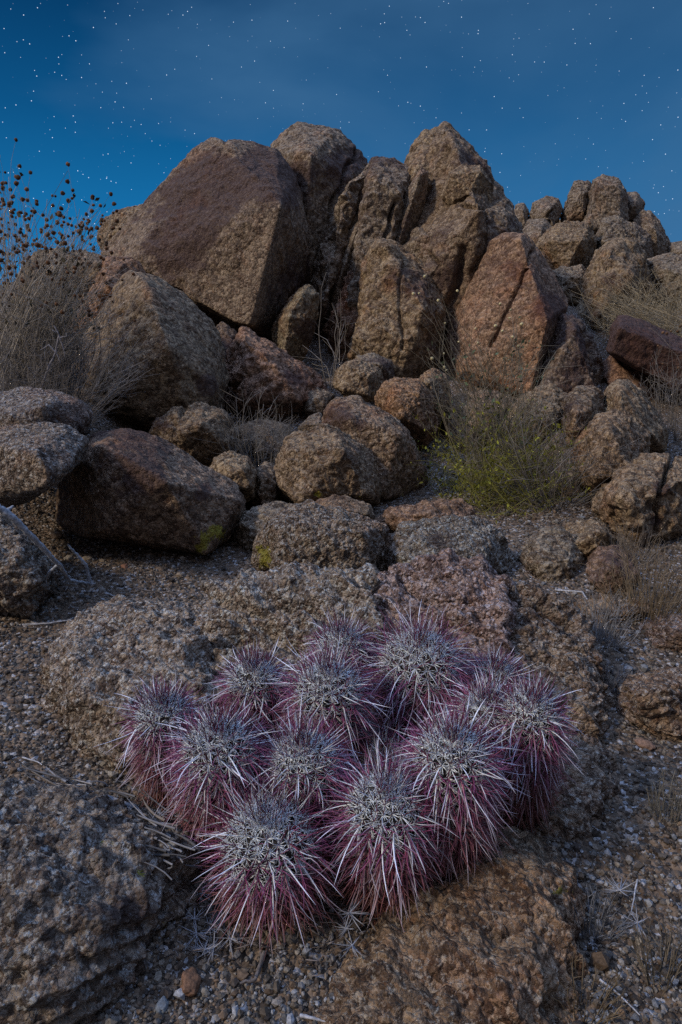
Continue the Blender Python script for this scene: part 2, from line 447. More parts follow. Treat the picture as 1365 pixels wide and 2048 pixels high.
B('tall jagged peak, the highest boulder on the right of the skyline', [(866,290),(890,249),(908,272),(928,282),(962,316),(992,370),(1022,420),(1046,478),(1050,560),(1000,660),(930,740),(850,720),(800,620),(800,500),(840,400)], 6.0, .85,
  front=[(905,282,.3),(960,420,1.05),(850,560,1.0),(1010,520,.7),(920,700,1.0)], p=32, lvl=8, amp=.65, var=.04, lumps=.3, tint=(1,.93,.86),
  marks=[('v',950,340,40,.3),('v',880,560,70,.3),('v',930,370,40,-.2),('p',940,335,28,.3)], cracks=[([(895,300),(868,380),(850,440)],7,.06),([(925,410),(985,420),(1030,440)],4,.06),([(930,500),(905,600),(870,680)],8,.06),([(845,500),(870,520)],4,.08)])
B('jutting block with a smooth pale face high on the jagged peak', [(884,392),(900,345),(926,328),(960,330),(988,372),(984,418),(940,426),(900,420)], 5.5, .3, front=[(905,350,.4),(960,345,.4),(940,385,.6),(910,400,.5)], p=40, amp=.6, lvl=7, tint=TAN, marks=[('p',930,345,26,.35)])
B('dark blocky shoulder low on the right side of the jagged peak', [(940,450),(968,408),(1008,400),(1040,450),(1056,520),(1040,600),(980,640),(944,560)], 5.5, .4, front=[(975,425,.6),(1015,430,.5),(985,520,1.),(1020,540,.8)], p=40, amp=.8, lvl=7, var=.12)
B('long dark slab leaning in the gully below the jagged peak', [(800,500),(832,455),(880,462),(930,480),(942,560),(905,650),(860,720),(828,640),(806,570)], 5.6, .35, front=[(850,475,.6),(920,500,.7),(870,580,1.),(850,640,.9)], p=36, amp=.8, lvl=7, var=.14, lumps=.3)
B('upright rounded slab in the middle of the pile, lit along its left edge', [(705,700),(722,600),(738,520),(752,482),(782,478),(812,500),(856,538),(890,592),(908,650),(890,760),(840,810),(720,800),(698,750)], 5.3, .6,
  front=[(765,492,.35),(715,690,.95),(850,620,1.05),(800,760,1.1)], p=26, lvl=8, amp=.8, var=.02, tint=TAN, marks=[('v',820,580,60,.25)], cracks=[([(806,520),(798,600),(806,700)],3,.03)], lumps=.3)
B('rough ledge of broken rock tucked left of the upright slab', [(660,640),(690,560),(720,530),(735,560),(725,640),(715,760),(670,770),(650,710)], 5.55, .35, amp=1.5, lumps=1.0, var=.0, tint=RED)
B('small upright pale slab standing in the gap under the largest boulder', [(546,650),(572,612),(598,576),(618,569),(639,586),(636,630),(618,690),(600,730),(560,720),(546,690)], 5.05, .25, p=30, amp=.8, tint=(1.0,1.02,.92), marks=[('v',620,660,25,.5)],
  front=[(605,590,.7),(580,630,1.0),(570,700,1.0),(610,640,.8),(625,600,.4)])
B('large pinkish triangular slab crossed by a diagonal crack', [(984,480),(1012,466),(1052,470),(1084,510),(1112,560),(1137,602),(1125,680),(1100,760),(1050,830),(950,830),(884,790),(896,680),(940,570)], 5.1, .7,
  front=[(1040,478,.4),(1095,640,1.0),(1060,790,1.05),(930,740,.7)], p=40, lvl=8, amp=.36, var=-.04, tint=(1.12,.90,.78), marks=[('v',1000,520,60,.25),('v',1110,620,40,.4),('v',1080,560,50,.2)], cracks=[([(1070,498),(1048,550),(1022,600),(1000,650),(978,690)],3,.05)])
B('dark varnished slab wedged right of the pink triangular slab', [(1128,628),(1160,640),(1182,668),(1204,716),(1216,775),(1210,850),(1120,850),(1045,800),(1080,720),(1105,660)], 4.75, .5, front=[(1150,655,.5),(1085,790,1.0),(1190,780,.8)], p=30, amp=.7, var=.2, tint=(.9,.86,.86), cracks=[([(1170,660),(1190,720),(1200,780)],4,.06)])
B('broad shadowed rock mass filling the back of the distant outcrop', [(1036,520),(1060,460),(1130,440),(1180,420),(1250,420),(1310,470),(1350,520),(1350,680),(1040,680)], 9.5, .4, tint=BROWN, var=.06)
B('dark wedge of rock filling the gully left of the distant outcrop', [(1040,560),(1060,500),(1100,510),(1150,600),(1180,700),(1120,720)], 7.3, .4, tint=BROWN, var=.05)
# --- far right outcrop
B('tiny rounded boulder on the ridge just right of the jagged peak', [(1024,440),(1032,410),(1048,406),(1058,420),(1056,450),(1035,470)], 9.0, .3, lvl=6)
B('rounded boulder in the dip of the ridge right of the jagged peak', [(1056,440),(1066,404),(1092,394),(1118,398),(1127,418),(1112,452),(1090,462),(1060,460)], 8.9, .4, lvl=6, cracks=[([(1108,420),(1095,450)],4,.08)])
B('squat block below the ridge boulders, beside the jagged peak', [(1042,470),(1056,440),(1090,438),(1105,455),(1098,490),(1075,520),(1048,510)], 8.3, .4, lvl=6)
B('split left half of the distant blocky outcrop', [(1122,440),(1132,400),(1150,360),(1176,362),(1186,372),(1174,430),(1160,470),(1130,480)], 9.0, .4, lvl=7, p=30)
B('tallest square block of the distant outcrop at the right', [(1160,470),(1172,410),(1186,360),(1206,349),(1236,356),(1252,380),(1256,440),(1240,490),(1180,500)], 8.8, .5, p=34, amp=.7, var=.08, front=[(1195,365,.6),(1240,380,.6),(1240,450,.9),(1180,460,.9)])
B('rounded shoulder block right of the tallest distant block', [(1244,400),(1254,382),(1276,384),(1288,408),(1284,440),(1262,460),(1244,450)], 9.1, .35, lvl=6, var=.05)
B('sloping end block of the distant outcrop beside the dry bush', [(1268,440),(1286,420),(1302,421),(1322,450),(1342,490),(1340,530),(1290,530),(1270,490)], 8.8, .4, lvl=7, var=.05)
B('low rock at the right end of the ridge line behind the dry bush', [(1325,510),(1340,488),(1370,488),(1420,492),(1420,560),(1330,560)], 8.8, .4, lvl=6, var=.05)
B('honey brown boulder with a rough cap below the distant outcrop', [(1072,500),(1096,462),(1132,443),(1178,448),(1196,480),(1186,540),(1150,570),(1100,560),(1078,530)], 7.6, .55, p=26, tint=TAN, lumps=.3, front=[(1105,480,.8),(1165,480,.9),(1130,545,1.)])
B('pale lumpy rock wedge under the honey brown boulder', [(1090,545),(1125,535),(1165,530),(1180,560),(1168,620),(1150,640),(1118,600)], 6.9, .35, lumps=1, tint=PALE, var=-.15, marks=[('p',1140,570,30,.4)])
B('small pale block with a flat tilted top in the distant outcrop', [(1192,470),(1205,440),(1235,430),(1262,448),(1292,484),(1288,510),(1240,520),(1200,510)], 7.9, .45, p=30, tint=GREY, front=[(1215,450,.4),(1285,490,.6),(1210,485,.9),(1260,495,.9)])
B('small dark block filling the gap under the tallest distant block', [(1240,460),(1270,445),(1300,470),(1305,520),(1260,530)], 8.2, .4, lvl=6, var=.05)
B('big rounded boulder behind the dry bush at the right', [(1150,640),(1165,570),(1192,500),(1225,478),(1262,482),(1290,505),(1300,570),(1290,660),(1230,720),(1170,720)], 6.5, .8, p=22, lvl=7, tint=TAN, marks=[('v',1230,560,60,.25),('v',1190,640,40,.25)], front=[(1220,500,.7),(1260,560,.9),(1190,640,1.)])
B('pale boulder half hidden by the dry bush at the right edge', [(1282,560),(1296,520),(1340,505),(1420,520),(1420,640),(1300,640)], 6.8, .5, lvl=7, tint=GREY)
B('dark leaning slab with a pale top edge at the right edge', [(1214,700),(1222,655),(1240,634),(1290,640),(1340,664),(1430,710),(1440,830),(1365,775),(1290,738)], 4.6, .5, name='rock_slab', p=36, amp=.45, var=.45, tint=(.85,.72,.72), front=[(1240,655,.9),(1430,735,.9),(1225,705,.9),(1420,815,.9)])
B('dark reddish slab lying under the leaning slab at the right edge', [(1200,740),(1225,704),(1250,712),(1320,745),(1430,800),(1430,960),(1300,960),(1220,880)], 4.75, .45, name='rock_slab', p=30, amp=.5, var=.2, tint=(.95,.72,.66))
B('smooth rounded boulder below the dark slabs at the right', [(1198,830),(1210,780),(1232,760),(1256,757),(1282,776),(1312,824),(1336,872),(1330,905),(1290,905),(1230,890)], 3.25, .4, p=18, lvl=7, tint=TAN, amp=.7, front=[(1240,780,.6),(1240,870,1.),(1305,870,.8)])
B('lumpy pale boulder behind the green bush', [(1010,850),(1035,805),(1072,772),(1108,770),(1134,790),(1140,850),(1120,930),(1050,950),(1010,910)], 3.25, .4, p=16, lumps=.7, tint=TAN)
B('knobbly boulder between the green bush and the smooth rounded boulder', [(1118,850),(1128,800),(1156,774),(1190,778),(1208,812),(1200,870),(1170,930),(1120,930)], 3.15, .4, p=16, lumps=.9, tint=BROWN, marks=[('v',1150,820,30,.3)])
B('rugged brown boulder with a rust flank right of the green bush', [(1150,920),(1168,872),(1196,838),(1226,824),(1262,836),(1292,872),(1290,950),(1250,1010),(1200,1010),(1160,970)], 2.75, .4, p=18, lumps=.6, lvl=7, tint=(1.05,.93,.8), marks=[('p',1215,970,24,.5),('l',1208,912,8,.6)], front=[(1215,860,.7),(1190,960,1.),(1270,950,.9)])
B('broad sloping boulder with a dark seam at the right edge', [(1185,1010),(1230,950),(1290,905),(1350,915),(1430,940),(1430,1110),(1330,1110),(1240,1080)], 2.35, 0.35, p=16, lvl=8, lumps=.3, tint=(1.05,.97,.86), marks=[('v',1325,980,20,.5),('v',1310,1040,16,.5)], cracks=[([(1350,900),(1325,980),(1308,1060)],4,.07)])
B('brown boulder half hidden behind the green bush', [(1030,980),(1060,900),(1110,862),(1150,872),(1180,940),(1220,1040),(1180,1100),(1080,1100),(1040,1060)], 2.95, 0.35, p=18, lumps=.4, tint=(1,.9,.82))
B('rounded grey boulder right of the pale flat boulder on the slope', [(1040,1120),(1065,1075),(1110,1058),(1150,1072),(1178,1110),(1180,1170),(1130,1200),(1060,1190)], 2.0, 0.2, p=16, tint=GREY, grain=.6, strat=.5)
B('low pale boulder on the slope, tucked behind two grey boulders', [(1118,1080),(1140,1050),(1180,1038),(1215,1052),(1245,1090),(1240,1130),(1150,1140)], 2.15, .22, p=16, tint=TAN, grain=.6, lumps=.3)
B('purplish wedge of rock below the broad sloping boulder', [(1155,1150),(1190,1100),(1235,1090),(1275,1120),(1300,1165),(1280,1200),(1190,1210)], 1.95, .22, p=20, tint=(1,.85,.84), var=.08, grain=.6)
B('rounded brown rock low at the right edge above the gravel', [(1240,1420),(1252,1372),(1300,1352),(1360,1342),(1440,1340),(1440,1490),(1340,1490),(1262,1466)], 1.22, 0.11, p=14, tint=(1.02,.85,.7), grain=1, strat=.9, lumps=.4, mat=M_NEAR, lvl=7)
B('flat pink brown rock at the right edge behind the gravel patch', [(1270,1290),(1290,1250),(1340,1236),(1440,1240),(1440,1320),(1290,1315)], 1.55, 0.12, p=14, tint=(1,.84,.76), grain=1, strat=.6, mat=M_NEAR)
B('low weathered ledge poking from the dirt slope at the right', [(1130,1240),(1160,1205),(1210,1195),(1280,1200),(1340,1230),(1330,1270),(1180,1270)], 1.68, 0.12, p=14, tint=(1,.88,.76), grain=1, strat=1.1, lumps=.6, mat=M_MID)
# --- left side
B('boulder on the left skyline behind the seed head bush', [(10,660),(30,560),(60,520),(92,494),(128,498),(150,530),(150,640),(80,700)], 5.6, .5, tint=TAN, lvl=7)
B('brown boulder between the seed head bush and the largest boulder', [(120,560),(135,505),(165,500),(212,516),(240,560),(230,640),(150,680)], 5.5, .5, tint=BROWN, lvl=7)
B('pinkish wedge of rock leaning below the largest boulder on the left', [(140,660),(180,590),(212,520),(262,511),(290,545),(280,620),(230,700),(160,720)], 5.0, .45, tint=RED, lvl=7)
B('big tan boulder with a ridge down its face at middle left', [(256,547),(286,550),(325,566),(382,602),(424,640),(441,690),(456,760),(440,830),(390,880),(260,900),(150,860),(90,800),(112,740),(180,660),(236,592)], 4.05, 0.7,
  front=[(288,562,.5),(335,690,1.0),(225,800,.95),(430,780,.7),(390,850,.9)], p=26, lvl=8, amp=.5, var=-.02, tint=(1.02,.95,.84), marks=[('v',412,770,26,.55),('v',330,660,50,.15),('v',300,730,50,.12)], cracks=[([(150,760),(200,790),(250,800)],4,.08),([(170,745),(185,775)],8,.04)])
B('dark narrow rock squeezed between the tan boulder and the red rock', [(425,660),(445,640),(474,668),(476,740),(455,830),(430,820)], 4.75, .3, var=.2, lvl=6, tint=DARK)
B('reddish crumbling rock below the small upright slab', [(436,830),(450,750),(462,690),(488,660),(528,680),(584,712),(640,748),(664,800),(620,860),(500,880)], 4.5, .5, p=18, lumps=.8, tint=(1.12,.86,.76), lvl=7, marks=[('v',590,760,30,.3)], front=[(490,680,.6),(550,730,.9),(500,800,1.),(600,800,1.)])
B('small angular boulder perched in the middle of the pile', [(666,768),(672,742),(692,724),(722,718),(760,738),(772,772),(756,804),(700,806)], 4.2, .22, p=24, tint=TAN, lvl=7, front=[(700,735,.6),(740,750,.8),(690,780,1.),(735,790,1.)])
B('small dull boulder left of the angular boulder', [(592,820),(606,782),(636,774),(668,790),(672,835),(620,850)], 4.3, .22, lvl=6, tint=BROWN)
B('small pale rock resting behind the angular boulder', [(700,740),(712,712),(745,706),(782,722),(790,760),(740,770)], 4.55, .2, lvl=6, tint=GREY)
B('orange tinted boulder left of the green bush', [(748,800),(762,772),(792,754),(838,762),(868,800),(872,860),(850,900),(800,880),(764,840)], 3.5, .3, p=18, tint=(1.2,.95,.76), lvl=7, grain=.6, front=[(790,775,.6),(840,790,.7),(800,830,1.),(850,860,.8)])
B('boulder behind the orange tinted one, beside the green bush', [(826,790),(842,752),(868,738),(892,752),(900,800),(880,860),(840,840)], 3.8, .3, p=18, tint=TAN, lvl=7)
B('large shadowed boulder hidden behind the green bush', [(860,860),(890,800),(960,780),(1040,800),(1060,870),(1040,960),(900,980)], 3.9, .4, p=16, tint=(.95,.85,.75), lvl=7)
B('speckled boulder with dark spots at the centre of the pile', [(640,862),(652,820),(676,803),(718,801),(768,826),(812,862),(842,924),(866,984),(846,1010),(770,1012),(700,960)], 2.98, .35, p=20, tint=(1.06,.98,.92), grain=.6, lvl=8, amp=.7, marks=[('v',680,830,26,.4),('v',668,860,20,.4),('v',720,850,20,.3),('l',802,985,16,.6)], front=[(690,835,.7),(800,870,.8),(760,990,1.)])
B('dark topped boulder leaning on the speckled boulder', [(546,965),(556,905),(576,872),(610,862),(648,850),(700,872),(742,915),(762,962),(758,1004),(720,1020),(640,1010),(576,1004)], 2.65, .3, p=18, tint=(1.02,.94,.84), grain=.6, lvl=8, amp=.8, var=.02, marks=[('v',700,910,50,.35),('l',635,985,18,.6),('l',720,985,14,.5),('v',600,930,30,-.2)], front=[(585,900,.6),(690,900,.9),(600,1000,1.),(735,990,.8)])
B('small pointed rock sitting between the two centre boulders', [(596,858),(620,832),(640,826),(662,850),(652,880),(610,880)], 3.3, .12, lvl=6, tint=GREY, p=26)
B('brown boulder with a rust stained left end at middle left', [(296,872),(312,840),(345,816),(404,808),(450,824),(482,860),(484,920),(430,950),(350,930)], 3.2, .35, p=18, lvl=7, grain=.6, lumps=.3, tint=(1.03,.93,.8), marks=[('v',330,850,24,.4)], cracks=[([(372,812),(345,850),(340,900)],4,.07)])
B('flat brown rock behind the small dry bush at the centre', [(470,900),(480,850),(520,838),(580,850),(600,890),(560,930),(480,930)], 3.5, .3, lvl=6, tint=(.9,.84,.78))
B('small tan boulder at the right end of the dark block', [(412,950),(430,918),(462,906),(496,918),(512,950),(506,1000),(460,1010)], 2.6, .2, p=16, lvl=7, grain=.7, tint=TAN, lumps=.3)
B('small crumbling rock right of the small tan boulder', [(500,1000),(508,950),(530,926),(556,934),(566,980),(550,1030)], 2.7, .18, p=14, lvl=6, grain=.7, lumps=.8, tint=BROWN)
B('low ridged rock behind the lichen edged boulder', [(455,1080),(466,1038),(500,1020),(548,1010),(600,1016),(610,1070),(560,1120),(480,1110)], 2.3, .2, p=16, lvl=7, grain=.7, strat=1.0, tint=GREY)
B('long dark block with a tilted purple top at lower left', [(112,1040),(120,940),(150,885),(200,866),(262,858),(318,880),(400,928),(470,964),(488,1000),(482,1050),(445,1078),(402,1110),(330,1092),(230,1076),(140,1074)], 2.36, .36,
  front=[(200,893,.8),(330,962,1.1),(478,1004,.5),(200,1062,.9),(410,1100,.9)], p=40, lvl=8, amp=.4, var=.12, tint=(.98,.88,.84), grain=.3,
  marks=[('v',250,890,80,.2),('v',405,985,22,.6),('v',370,960,34,-.5),('v',300,960,60,.25),('v',430,1030,50,-.4),('l',436,1062,22,.8),('l',405,1070,20,.7),('l',480,1030,8,.6),('l',402,1095,14,.7),('v',330,1020,40,-.1)])
B('lens shaped pale boulder at the left edge, lower of two', [(-70,880),(10,856),(80,846),(140,852),(174,880),(160,916),(110,962),(46,1006),(0,1014),(-70,1010)], 2.0, .26, p=18, lvl=8, grain=.5, amp=.45, tint=(1.04,.98,.9), mat=M_NEAR, marks=[('l',20,980,30,.3),('p',60,880,60,.15)])
B('pale boulder at the left edge, upper of two', [(-80,810),(-10,786),(60,778),(110,784),(160,802),(184,826),(176,866),(100,900),(-80,900)], 2.4, .3, p=18, lvl=8, grain=.5, amp=.45, tint=(1.02,.99,.96), mat=M_NEAR, marks=[('p',60,810,70,.2)])
B('layered grey brown rock at the left edge under the fallen branch', [(-80,1040),(-10,1028),(30,1046),(70,1088),(112,1135),(100,1180),(60,1232),(-10,1250),(-80,1250)], 1.75, .2, p=14, lvl=8, grain=1.0, strat=.35, lumps=.8, tint=(.95,.9,.82), mat=M_NEAR)
B('lichen edged boulder just behind the cactus slab', [(512,1122),(518,1072),(552,1032),(612,1008),(676,1018),(730,1036),(768,1052),(774,1100),(766,1150),(700,1162),(610,1160),(540,1148)], 1.98, 0.18, p=20, lvl=8, grain=1, amp=.7, tint=(1.02,.94,.82), mat=M_NEAR,
  front=[(560,1052,.7),(720,1062,.8),(560,1130,1.),(730,1135,.9)], marks=[('l',528,1106,20,.8),('v',600,1070,30,.2),('l',536,1128,14,.5)])
B('small rock bridging the two boulders behind the cactus slab', [(600,1030),(640,1000),(690,994),(740,1010),(750,1040),(680,1060)], 2.25, .15, p=16, lvl=6, grain=.8, tint=BROWN)
B('flat reddish rock lying on the pale flat boulder', [(742,1048),(780,1022),(850,1008),(920,1004),(948,1020),(946,1050),(860,1064),(770,1070)], 2.25, .15, p=18, lvl=7, grain=.8, tint=(1.05,.85,.76), strat=.5)
B('wide pale boulder right behind the cactus slab', [(762,1150),(768,1088),(800,1050),(880,1036),(958,1040),(1002,1070),(1024,1120),(1038,1170),(980,1200),(800,1190)], 1.98, 0.18, p=18, lvl=8, grain=1, amp=.7, tint=(.98,1.0,.95), mat=M_NEAR, marks=[('p',960,1090,60,.35),('v',880,1080,30,.3),('v',900,1110,40,.1)])
B('dark rock filling the hollow behind the lichen edged boulder', [(730,1120),(745,1080),(775,1070),(790,1110),(785,1160),(745,1160)], 2.35, .1, lvl=6, tint=DARK)

# --- foreground slabs, seen from above: points on ground + height
def slab(label, ring, top, **kw):
    pts = []
    for t in ring:
        q = H(t[0], t[1], (t[2] if len(t) > 2 else 0.0) * 1.3); pts.append(q); pts.append(q - np.array([0, 0, .10]))
    for t in top: pts.append(H(t[0], t[1], t[2] * 1.45))
    return hull_rock('rock_slab', label, pts, M_NEAR, cat='rock slab', group='weathered slabs around the cactus clump', **kw)

slab('weathered grey brown slab behind the left half of the cactus clump', [(380,1330),(430,1235),(560,1215),(740,1215),(780,1330),(740,1560),(560,1600),(420,1520)],
     [(432,1170,.11),(500,1154,.13),(600,1150,.14),(690,1138,.15),(745,1146,.14),(760,1240,.12),(700,1380,.06),(480,1370,.06),(420,1260,.09)],
     p=16, lvl=8, grain=1.3, amp=.9, strat=1.0, lumps=.6, tint=(1.28,1.24,1.14), marks=[('p',680,1190,60,.3),('p',480,1200,50,.2),('v',560,1180,40,.2)],
     cracks=[([(440,1205),(520,1222),(600,1206),(660,1240)],13,.05),([(450,1290),(540,1268),(600,1290)],12,.045)])
slab('slab with a pinkish crest behind the right half of the cactus clump', [(720,1330),(760,1225),(900,1205),(1010,1215),(1040,1330),(1000,1560),(760,1600)],
     [(752,1160,.13),(800,1140,.14),(860,1122,.15),(900,1116,.15),(960,1134,.14),(1005,1156,.13),(1000,1240,.11),(960,1380,.06),(780,1380,.06)],
     p=16, lvl=8, grain=1.3, amp=.9, strat=.8, lumps=.6, tint=(1.3,1.1,1.08), marks=[('l',872,1190,20,.5),('p',960,1230,50,.25),('v',870,1150,30,.15)],
     cracks=[([(800,1160),(850,1200),(960,1210)],7,.03),([(820,1260),(900,1250),(980,1280)],7,.025)])
slab('dark stained slab stepping down behind the right end of the cactus clump', [(960,1360),(1000,1260),(1100,1255),(1190,1320),(1210,1400),(1160,1500),(1020,1520)],
     [(990,1160,.12),(1040,1166,.12),(1100,1190,.11),(1150,1222,.09),(1176,1280,.07),(1170,1350,.05),(1020,1400,.05)],
     p=20, lvl=8, grain=1.3, amp=.9, strat=1.0, lumps=.6, tint=(.95,.85,.74), marks=[('v',1080,1240,60,.4),('l',1010,1240,20,.4),('l',1100,1280,14,.5)],
     cracks=[([(1010,1200),(1080,1215),(1150,1250)],7,.04)])
slab('rounded pale brown slab left of the cacti', [(96,1340),(130,1262),(240,1205),(420,1230),(520,1420),(420,1560),(240,1545),(130,1440)],
     [(150,1290,.09),(240,1232,.10),(360,1230,.10),(420,1380,.08),(300,1450,.08),(160,1380,.08)], p=12, lvl=8, grain=1.3, amp=.9, lumps=.5, tint=(1.28,1.21,1.1), marks=[('p',230,1290,80,.3),('l',210,1500,24,.4),('p',330,1240,60,.2)])
slab('knobbly tan lobe of rock right of the cacti', [(960,1330),(1020,1275),(1130,1290),(1214,1370),(1205,1440),(1150,1520),(1050,1500)],
     [(1020,1290,.06),(1110,1300,.07),(1170,1350,.06),(1180,1420,.04),(1080,1450,.04)], p=12, lvl=8, grain=1.6, amp=1, strat=.7, lumps=.6, tint=(1.1,.96,.8), marks=[('l',1165,1400,22,.5)])
slab('low rock sheet sloping into the gravel right of the cacti', [(1050,1480),(1150,1470),(1230,1520),(1210,1600),(1130,1680),(1040,1700)], [(1080,1520,.03),(1160,1520,.025),(1170,1600,.015),(1090,1640,.02)],
     p=10, lvl=7, grain=1.6, amp=1, lumps=.6, tint=(1.05,.92,.78))
slab('crumbling dark slab in the bottom left corner', [(-90,1600),(60,1570),(200,1590),(300,1640),(400,1720),(390,1790),(320,1880),(240,1960),(140,2080),(-90,2160)],
     [(-60,1590,.05),(120,1600,.06),(240,1650,.07),(340,1700,.06),(330,1780,.05),(220,1830,.07),(60,1800,.09),(-60,1850,.08),(120,1960,.05)], p=14, lvl=8, grain=1.4, amp=.8, strat=.6, lumps=.3, tint=(.9,.88,.84),
     marks=[('l',218,1692,26,.55),('l',290,1745,18,.6),('l',340,1855,14,.6),('l',60,2010,20,.5),('p',120,1720,90,.35),('v',260,1820,60,.3),('v',150,1850,60,.15),('l',140,2030,12,.5)])
slab('rusty weathered slab in front of the cacti at lower right', [(700,1930),(770,1850),(890,1750),(1000,1670),(1080,1680),(1150,1750),(1165,1850),(1150,1960),(1110,2110),(800,2160),(640,2060)],
     [(800,1860,.02),(900,1770,.03),(1010,1700,.03),(1100,1770,.035),(1110,1870,.035),(1060,1990,.03),(860,1990,.03),(760,1950,.02)], p=12, lvl=8, grain=1.4, amp=.7, lumps=.3, tint=(1.0,.82,.62),
     marks=[('l',1120,1785,28,.6),('p',860,1930,40,.4),('p',1080,1950,40,.3),('p',870,2000,40,.35),('v',800,1960,60,.2)])
# ------------------------------------------------------------------ cacti
def cactus(label, top, basepx, r, L, seed, baseh=0.0, dense=1.5, dull=0.0, lean=.035):
    """top = pixel of the crown, basepx = pixel of the foot, r radius, L length"""
    rng = np.random.default_rng(seed)
    base = H(basepx[0], basepx[1], baseh)
    apex = P(top[0], top[1], base[1] - lean); axis = apex - base; Lr = np.linalg.norm(axis)
    axis /= Lr
    e1 = np.cross(axis, [0, 1, 0]); e1 /= np.linalg.norm(e1); e2 = np.cross(axis, e1)
    sink = .03
    # profile along the stem: s from -sink to Lr
    s = np.concatenate([np.linspace(-sink, Lr - r, 24), Lr - r + r * np.sin(np.linspace(.05, math.pi / 2, 14))])
    def rad(sv):
        sv = np.asarray(sv, float); t_ = np.clip((sv - (Lr - r)) / r, 0, 1)
        return r * np.sqrt(np.maximum(1 - t_ ** 2.0, 0)) * (1 - .16 * np.clip(1 - sv / (Lr * .5), 0, 1))
    nth = 96; th = np.linspace(0, 2 * math.pi, nth, endpoint=False); ribs = 18
    R = rad(s)[:, None] * (1 + .07 * np.cos(ribs * th))[None]
    V = base + s[:, None, None] * axis + R[..., None] * (np.cos(th)[None, :, None] * e1 + np.sin(th)[None, :, None] * e2)
    n, m = R.shape; idx = np.arange(n * m).reshape(n, m)
    a = idx[:-1]; b = np.roll(a, -1, 1); dd = idx[1:]; c = np.roll(dd, -1, 1)
    root = empty('hedgehog_cactus', base); tag(root, label, 'cactus', 'hedgehog cactus stems of the clump')
    vc = np.tile(np.array([.030, .027, .026]), (n * m, 1))
    mesh_obj('stem', V.reshape(-1, 3), np.stack([a, b, c, dd], -1).reshape(-1, 4), M_BODY, root, base, col=vc)
    # areoles
    pos = []; nor = []; hh = []; upv = []
    sv = 0.004; svs = []
    while sv < Lr - r: svs.append(sv); sv += .0125 / dense
    ph = np.linspace(.12, math.pi / 2 - .10, 8); svs += list(Lr - r + r * np.sin(ph))
    for j in range(ribs):
        for i, sv in enumerate(svs):
            if sv > Lr - r * .06 and j % 2: continue
            a_ = j * 2 * math.pi / ribs + rng.normal(0, .03); s2 = min(sv + rng.normal(0, .0015) + (j % 2) * .005, Lr - .0005)
            rr_ = float(rad(s2)) * 1.06
            rd = math.cos(a_) * e1 + math.sin(a_) * e2
            t_ = min(max((s2 - (Lr - r)) / r, 0), 1); nn = rd * math.sqrt(max(1 - t_ * t_, 0)) + axis * t_
            pos.append(base + s2 * axis + rr_ * rd); nor.append(nn / np.linalg.norm(nn)); hh.append(t_ if s2 > Lr - r else (s2 / Lr - 1) * .9)
            u = axis - nn * (axis @ nn); ul = np.linalg.norm(u); upv.append(u / ul if ul > .05 else e2)
    pos = np.array(pos); nor = np.array(nor); hh = np.array(hh); upv = np.array(upv); side = np.cross(nor, upv)
    N = len(pos)
    # radial spines
    K = 15
    ang = (np.arange(K) / K * 2 * math.pi)[None] + rng.normal(0, .18, (N, K))
    outw = .55 + rng.uniform(-.35, .5, (N, K))
    dv = np.cos(ang)[..., None] * upv[:, None] + np.sin(ang)[..., None] * side[:, None] + outw[..., None] * nor[:, None]
    dv /= np.linalg.norm(dv, axis=2, keepdims=True)
    ln = rng.uniform(.010, .022, (N, K)) * (r / .055) * (1 - .25 * np.clip(hh, 0, 1))[:, None]
    p0 = np.repeat(pos, K, 0); dv = dv.reshape(-1, 3); ln = ln.reshape(-1, 1)
    paths = bez(p0, p0 + dv * ln * .5, p0 + dv * ln + rng.normal(0, .05, p0.shape) * ln, 3)
    rad_ = np.ones((len(p0), 1)) * np.array([[.00066, .00056, .00012]])
    V, Fc = tubes(paths, rad_, 3)
    topf = np.repeat(np.clip(hh, -.9, 1), K)
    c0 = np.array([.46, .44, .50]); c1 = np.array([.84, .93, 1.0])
    cc = c0 + (c1 - c0) * np.clip(topf * .6 + .6, 0, 1)[:, None]; cc = cc * (rng.uniform(.75, 1.15, (len(p0), 1))) * (1 - .35 * dull)  # paler and bluer toward the crown, partly sky light put into the colour
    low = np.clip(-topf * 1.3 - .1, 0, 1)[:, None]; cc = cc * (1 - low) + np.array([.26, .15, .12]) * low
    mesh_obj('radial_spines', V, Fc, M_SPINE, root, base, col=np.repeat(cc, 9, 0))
    # central spines
    K = 5
    kind = np.tile(np.arange(K), N); p0 = np.repeat(pos, K, 0); nn = np.repeat(nor, K, 0); up = np.repeat(upv, K, 0); sd = np.repeat(side, K, 0); h4 = np.repeat(hh, K)
    base_u = np.array([-.85, .2, .2, .8, -.5, .5])[kind]; base_s = np.array([0, -.8, .8, 0, .5, -.4])[kind]
    crown = np.clip(h4, 0, 1); M = len(kind)
    du = base_u * (1 - .3 * crown) + rng.normal(0, .22, M); ds = base_s * (1 - .3 * crown) + rng.normal(0, .22, M)
    du = du - .25 * np.clip(-h4, 0, 1)
    dv = nn + du[:, None] * up + ds[:, None] * sd
    dv += axis * (.9 * crown ** 2)[:, None]
    dv /= np.linalg.norm(dv, axis=1)[:, None]
    ln = rng.uniform(.034, .066, M) * np.where(kind == 0, 1.35, 1.0) * (r / .055)
    ln *= np.where(crown > .75, .78, 1.0) * (1 - .1 * np.clip(-h4, 0, 1))
    ln *= np.where(rng.random(M) < .25, .6, 1); nn = nn + rng.normal(0, .12, nn.shape)
    grav = np.array([0, 0, -1.]); curve = rng.uniform(-.05, .28, M) * np.where(crown > .6, -.25, 1)
    bendr = rng.normal(0, .16, (M, 3))
    p1 = p0 + dv * ln[:, None] * .55
    p2 = p0 + dv * ln[:, None] + (grav * curve[:, None] + bendr) * ln[:, None]
